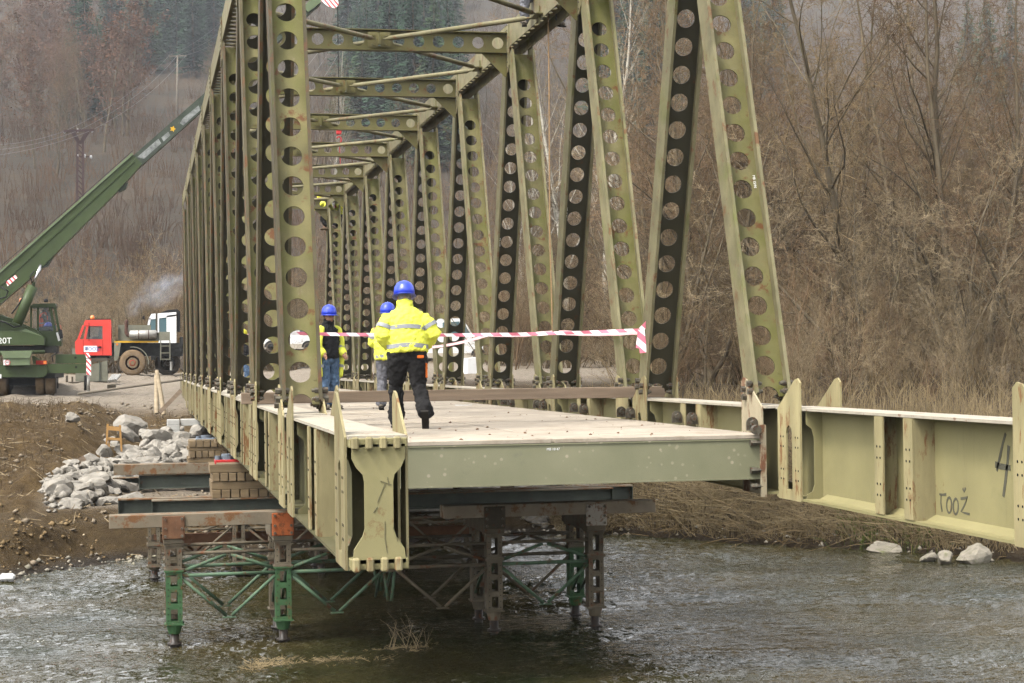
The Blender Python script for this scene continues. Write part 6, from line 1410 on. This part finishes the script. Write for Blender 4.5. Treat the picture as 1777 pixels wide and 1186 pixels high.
WIL = [make_tree(140+i, 10.0, 0.10, P_WIL, stems=[3, 3, 3, 3][i], spread=0.8, twig=['twigd', 'twig', 'twigr', 'twigp'][i]) for i in range(4)]
SHR = [make_tree(180+i, 4.4, 0.026, P_SHR, stems=[9, 7, 10, 8][i], spread=0.65, bark=['twigd', 'twig', 'twigr', 'twig'][i], twig=['twig', 'twig', 'twigr', 'twigp'][i], split=1) for i in range(4)]
BIR = [make_tree(220+i, 21, 0.20, P_BIR, stems=[1, 2][i], spread=0.1, bark='birch', twig=['twigp', 'twig'][i]) for i in range(2)]
HIL = [make_tree(260+i, 15, 0.2, P_HIL, stems=[1, 2, 1][i], spread=0.25, twig=['scrub', 'twigr', 'scrub'][i]) for i in range(3)]
HLF = [make_tree(300+i, 17, 0.2, P_HIL, stems=1, spread=0.2, twig='scrub', leaf='leafb', nleaf=2600) for i in range(2)]
def conifer(seed, hgt, rad, mt):
    rn = np.random.default_rng(seed); tr = seg_mesh('trunk', [(0, 0, -0.5, 0, 0, hgt*0.5, 0.28, 0.17), (0, 0, hgt*0.5, 0, 0, hgt, 0.17, 0.02)], M['bark'], 7); Q = []
    z = hgt*0.06
    while z < hgt*0.99:
        fr = 1-z/hgt; L0 = rad*(fr**0.8)*1.0+0.15
        for b in range(int(7+5*fr)):
            a = rn.uniform(0, 6.28); L = L0*rn.uniform(0.65, 1.15); dz = -0.32*L*rn.uniform(0.5, 1.3); w = 0.20+0.16*L
            dirv = np.array([math.cos(a), math.sin(a), 0]); sd_ = np.array([-math.sin(a), math.cos(a), 0])
            for k in range(5):
                f0 = 0.12+k*0.18; c = dirv*L*f0+np.array([0, 0, z+dz*f0+rn.normal(0, .08)]); l_ = L*rn.uniform(0.2, 0.32)
                for s in (-1, 1):
                    e = c+sd_*s*w*rn.uniform(0.7, 1.3)*(1.15-f0)+dirv*l_*0.8+np.array([0, 0, -rn.uniform(0.05, 0.35)])
                    Q.append((c-dirv*0.12*L, c+dirv*l_, e))
        z += hgt*0.023
    Q = np.array(Q).reshape(-1, 3); F = np.arange(len(Q)).reshape(-1, 3)
    return tr, fastmesh('crown', Q, F, M[mt]), None
CON = [conifer(1, 26, 4.2, 'needle'), conifer(2, 23, 3.6, 'needle'), conifer(3, 20, 4.0, 'needl2')]
vr = random.Random(21)
def plant(protos, name, x, y, s, label, cat, group, tilt=0.06, single=False, sink=0.1):
    pr = vr.choice(protos) if isinstance(protos, list) else protos
    loc = (x, y, ground_z(x, y)-sink); rot = (vr.gauss(0, tilt), vr.gauss(0, tilt), vr.uniform(0, 6.28)); sx = s*vr.uniform(0.9, 1.1)
    r = empty(name, loc, label, cat, group); r.rotation_euler = rot; r.scale = (sx, sx, s)
    link('trunk', pr[0], r)
    if pr[1]: link('crown', pr[1], r)
    if pr[2]: link('dead_leaves', pr[2], r)
    return r
def at_px(px, Y): return aty(px, 600, Y).x
# named riverside trees on the right
for px, Y, k, s, lab in ((1505, 47, 0, 1.05, 'tall bare tree with the thickest leaning trunk behind the right girder'), (1590, 50, 1, 1.1, 'bare twin stemmed tree in the middle of the right thicket'), (1700, 46, 3, 1.0, 'many stemmed bare tree farthest right in the wood'),
                          (1760, 52, 2, 1.15, 'straight bare tree farthest right under the girder end'), (1420, 56, 1, 0.95, 'bare tree left of the thickest trunk on the right bank'), (1230, 60, 0, 0.85, 'bare tree seen between the two nearest right diagonals')):
    plant(BIG[k], 'bare_tree', at_px(px, Y), Y, s, lab, 'tree', 'bare trees on the right bank')
for i in range(34):
    Y = vr.uniform(52, 92); px = vr.uniform(1120, 1900); plant(BIG, 'bare_tree', at_px(px, Y), Y, vr.uniform(0.75, 1.1), 'bare brown tree in the dense wood on the right bank', 'tree', 'bare trees on the right bank')
for i in range(30):
    Y = vr.uniform(44, 70); px = vr.uniform(1130, 1900); plant(WIL, 'bare_willow', at_px(px, Y), Y, vr.uniform(0.6, 1.0), 'low spreading bare willow in the undergrowth on the right bank', 'tree', 'bare willows on the right bank')
for i in range(120):
    Y = vr.uniform(39.5, 60); px = vr.uniform(1060, 1900)
    if Y < 44 and px < 1250: continue
    plant(SHR, 'bare_shrub', at_px(px, Y), Y, vr.uniform(0.5, 1.1)*(0.6 if Y < 43 else 1), 'bare twiggy shrub at the foot of the right bank wood', 'shrub', 'bare shrubs on the right bank', 0.15)
# pale sapling right
plant(SHR[3], 'bare_sapling', at_px(1655, 41), 41, 0.5, 'pale forked sapling standing out before the right thicket', 'shrub', None)
# behind the truss, centre
for i in range(46):
    Y = vr.uniform(108, 150); px = vr.uniform(520, 1180); plant(BIG, 'bare_tree', at_px(px, Y), Y, vr.uniform(0.6, 1.1) if px > 820 else vr.uniform(0.4, 0.62), 'bare tree of the grey brown wood behind the truss', 'tree', 'bare trees behind the truss')
for i in range(95):
    Y = vr.uniform(106, 128) if vr.random() < 0.7 else vr.uniform(72, 100); px = vr.uniform(540, 1150) if Y > 100 else vr.uniform(845, 1150)
    plant(SHR, 'bare_shrub', at_px(px, Y), Y, vr.uniform(0.8, 1.6), 'bare shrub in the thicket behind the truss', 'shrub', 'bare shrubs behind the truss', 0.12)
for px, Y, s, lab in ((985, 100, 1.0, 'tall pale birch behind the third right diagonal'), (1045, 96, 1.1, 'tall pale birch left of the nearest dark diagonal'), (1105, 104, 1.0, 'tall pale birch behind the nearest dark diagonal'), (905, 118, 1.0, 'slim pale birch behind the middle diagonals'), (580, 190, 0.9, 'pale bare birch behind the hanging hook')):
    plant(BIR, 'birch_tree', at_px(px, Y), Y, s, lab, 'tree', 'pale birches behind the truss', 0.04)
# thicket behind the trucks
for i in range(150):
    Y = vr.uniform(96, 132); px = vr.uniform(-120, 560); wl_ = vr.random() < 0.2; plant(WIL if wl_ else SHR, 'bare_shrub', at_px(px, Y), Y, vr.uniform(0.4, 0.7) if wl_ else vr.uniform(1.0, 1.75) if Y > 104 else vr.uniform(0.8, 1.2), 'bare brown shrub in the thicket behind the trucks', 'shrub', 'bare shrubs behind the trucks', 0.1)
for i in range(14):
    Y = vr.uniform(112, 135); px = vr.uniform(-120, 560); plant(BIG, 'bare_tree', at_px(px, Y), Y, vr.uniform(0.38, 0.55), 'slim bare tree in the thicket behind the trucks', 'tree', 'bare trees behind the trucks')
# hillside
def zone(px, py):
    if (190 < px < 400 and py < 110) or (600 < px < 790 and py < 230) or (1030 < px < 1180 and py < 190) or (1280 < px < 1350 and py < 110) or (130 < px < 200 and 40 < py < 150): return 'con'
    if px < 250 and py < 210: return 'leaf'
    if 520 < px < 605 and 60 < py < 220: return 'clear'
    if px < 420 and 215 < py < 440 or 240 < px < 420 and 130 < py < 216: return 'clear'
    return 'bare'
cnt = dict(con=0, leaf=0, bare=0); masses = []
tries = 0
while tries < 5200:
    tries += 1
    Y = 150+(vr.random()**0.8)*460; px = vr.uniform(-150, 1950); x = at_px(px, Y); z = ground_z(x, Y, False); pxx, pyy, d = project((x, Y, z+6)); zn = zone(pxx, pyy)
    if pyy > 520 or pyy < -140: continue
    if 85 < pxx < 190 and Y < 215 or 285 < pxx < 330 and Y < 315: continue
    if zn == 'con' and cnt['con'] < 230:
        cnt['con'] += 1; plant(CON, 'spruce_tree', x, Y, vr.uniform(0.75, 1.15), 'dark spruce in the hazy stand high on the hillside', 'tree', 'spruces on the hillside', 0.02)
    elif zn == 'leaf' and cnt['leaf'] < 90:
        cnt['leaf'] += 1; plant(HLF if vr.random() < 0.7 else HIL, 'beech_tree', x, Y, vr.uniform(0.7, 1.1), 'hillside beech with dead red brown leaves above the power pylon', 'tree', 'beeches on the hillside', 0.03)
    elif zn == 'bare' or (zn == 'clear' and vr.random() < 0.14):
        if cnt['bare'] < 280: cnt['bare'] += 1; plant(HIL, 'bare_tree', x, Y, vr.uniform(0.55, 1.0), 'bare grey brown tree on the hazy hillside', 'tree', 'bare trees on the hillside', 0.05)
        else: masses.append((x, Y, vr.uniform(0.25, 0.6)))
for i, (px, Y) in enumerate([(612, 300), (640, 285), (662, 300), (690, 290), (715, 305), (742, 292), (770, 310), (628, 330), (676, 335), (722, 340), (760, 345), (800, 330), (650, 370), (700, 380), (1050, 300), (1075, 320), (1105, 300), (1135, 325), (1160, 305), (1090, 350), (1310, 330), (1345, 345), (1720, 330), (1760, 345), (1690, 360)]):
    plant(CON, 'spruce_tree', at_px(px, Y), Y, vr.uniform(0.85, 1.2), 'large dark spruce standing out behind the top bars of the truss' if i < 14 else 'large dark spruce behind the bare trees of the right bank', 'tree', 'large spruces at the foot of the slope' if i < 14 else 'large spruces right of the truss', 0.02)
for i in range(26):
    px = vr.uniform(190, 400); Y = vr.uniform(390, 470); plant(CON, 'spruce_tree', at_px(px, Y), Y, vr.uniform(0.8, 1.1), 'dark hazy spruce above the utility pole', 'tree', 'spruces above the utility pole', 0.02)
# low scrub that covers the slope as one mass
rn = np.random.default_rng(4); S = []
for i in range(5200):
    Y = 135+(rn.random()**1.1)*420; px = rn.uniform(-140, 1920); x = at_px(px, Y); z = ground_z(x, Y, False)
    if not (-60 < project((x, Y, z))[1] < 560): continue
    h = rn.uniform(1.2, 4.0)
    for k in range(7):
        a = rn.uniform(0, 6.28); o_ = rn.uniform(0, 1.4); dx, dy = math.cos(a), math.sin(a); b = np.array([x+dx*o_, Y+dy*o_, z-0.2]); mth = b+np.array([dx*0.3, dy*0.3, h*0.5]); t = mth+np.array([dx*rn.uniform(0, 1.0), dy*rn.uniform(0, 1.0), h*0.5])
        S.append((*b, *mth, 0.05, 0.035)); S.append((*mth, *t, 0.035, 0.014))
tag(link('hill_scrub', seg_mesh('hill_scrub', S, M['scrub'])), 'brown leafless scrub covering the hillside', kind='stuff')
# reeds and tangled brush on the right bank
rn = np.random.default_rng(9); S = []; S2 = []
def blade(S, x, y, z, h, lean, r0=0.006):
    a = rn.uniform(0, 6.28); l = abs(rn.normal(0, lean))*h; m_ = (x+math.cos(a)*l*0.35, y+math.sin(a)*l*0.35, z+h*0.6); S.append((x, y, z-0.03, *m_, r0, r0*0.7)); S.append((*m_, x+math.cos(a)*l, y+math.sin(a)*l, z+h*(1-0.25*min(1, lean)), r0*0.7, r0*0.25))
for i in range(9000):
    x = rn.uniform(8.0, 30); s = abs(rn.normal(0, 2.2))+rn.uniform(0.2, 5); y = lerp_pts(SHORE, x)+s
    if y > 62: continue
    z = ground_z(x, y, False); blade(S, x, y, z, rn.uniform(0.4, 1.15) if s > 3.5 else rn.uniform(0.3, 0.9), 0.35 if s > 4 else 0.8, 0.0055)
for i in range(9000):
    x = rn.uniform(8.0, 14.8); y = lerp_pts(SHORE, x)+abs(rn.normal(0, 1.4))+0.05; z = max(0.02, ground_z(x, y, False)); blade(S, x, y, z, rn.uniform(0.25, 0.8)*max(0.15, 0.75+1.5*mnoise.noise((x*1.6, y*1.6, 0))), 1.1, 0.0065)
tag(link('dry_reeds', seg_mesh('dry_reeds', S, M['grass'])), 'dry straw coloured reeds and grass along the right bank', kind='stuff')
for i in range(520):
    x = rn.uniform(8.2, 14.6); y = lerp_pts(SHORE, x)+rn.uniform(-0.2, 2.4); z = max(0, ground_z(x, y, False))+rn.uniform(0.0, 0.25); a = rn.normal(math.pi, 0.9); L = rn.uniform(0.4, 1.5)
    q = np.array([x, y, z]); d = np.array([math.cos(a), math.sin(a)*0.5-0.2, rn.normal(0.2, 0.3)])
    for k in range(4):
        q2 = q+d*L/4; S2.append((*q, *q2, 0.012*(1-k*0.2), 0.012*(0.8-k*0.2))); q = q2; d = d+rn.normal(0, 0.22, 3)+np.array([0, 0, -0.08])
        if q[2] < 0.01: q[2] = 0.02
tag(link('tangled_brush', seg_mesh('tangled_brush', S2, M['twig'])), 'tangled dead branches hanging over the right water edge', kind='stuff')
S = []
for i in range(700):
    px, py = (rn.uniform(1465, 1530), rn.uniform(915, 942)) if i < 350 else (rn.uniform(1560, 1618), rn.uniform(908, 945)); 
    p_ = ground_hit(px, py) if i % 40 == 0 else p_; x = p_.x+rn.normal(0, 0.18); y = p_.y+rn.normal(0, 0.2); blade(S, x, y, max(0, ground_z(x, y, False)), rn.uniform(0.1, 0.35), 0.8, 0.005)
tag(link('green_grass', seg_mesh('green_grass', S, M['grassg'])), 'small green grass tufts at the right water edge', kind='stuff')
S = []
for i in range(5200):
    x = rn.uniform(-9, 1.0); y = lerp_pts(SHORE, x)+rn.uniform(6, 26); px = project((x, y, 1.5))[0]
    if px > 110 and rn.random() > 0.15: continue
    blade(S, x, y, ground_z(x, y), rn.uniform(0.08, 0.35), 0.9, 0.006)
tag(link('dead_grass', seg_mesh('dead_grass', S, M['twigd'])), 'dark dead grass and roots on the left soil bank', kind='stuff')
S = []
for i in range(420):
    x = rn.uniform(-8, 1.4); y = lerp_pts(SHORE, x)+rn.uniform(0.5, 24); a = rn.uniform(0, 6.28); L = rn.uniform(0.1, 0.5); z = ground_z(x, y); x2, y2 = x+math.cos(a)*L, y+math.sin(a)*L
    S.append((x, y, z+0.02, x2, y2, ground_z(x2, y2)+rn.uniform(0.02, 0.12), 0.011, 0.006))
tag(link('loose_sticks', seg_mesh('loose_sticks', S, M['twigp'], 4)), 'pale broken sticks and roots strewn over the left soil bank', kind='stuff')
# twigs standing on the sandbar
def sapling(px, py, hpx, n_, seed, label):
    rn_ = np.random.default_rng(seed); b = atz(px, py, 0); S = []
    for k in range(n_):
        a = rn_.normal(0, 0.35); q = np.array([b.x+rn_.normal(0, 0.03*n_**.5), b.y+rn_.normal(0, .05), -0.05]); d = np.array([math.sin(a), rn_.normal(0, .2), 1.0]); L = hpx/145*rn_.uniform(0.5, 1.05); r = 0.008
        for j in range(5):
            q2 = q+d*L/5; S.append((*q, *q2, r, r*0.75)); r *= 0.75
            if j > 0: e = q2+np.array([rn_.normal(0, .1), rn_.normal(0, .1), 0.10])*1.2; S.append((*q2, *e, r*0.7, 0.002))
            q = q2; d = d+rn_.normal(0, .12, 3)
    me = seg_mesh('twig_shrub', np.array(S)-np.array([b.x, b.y, 0]*2+[0, 0]), M['twigp'], 4); tag(link('twig_shrub', me, None, (b.x, b.y, 0)), label, 'shrub')
sapling(676, 1126, 55, 3, 1, 'thin leafless shoot rising from the washed over grass'); sapling(726, 1125, 42, 6, 2, 'small reddish twig bush beside the thin shoot in the river')
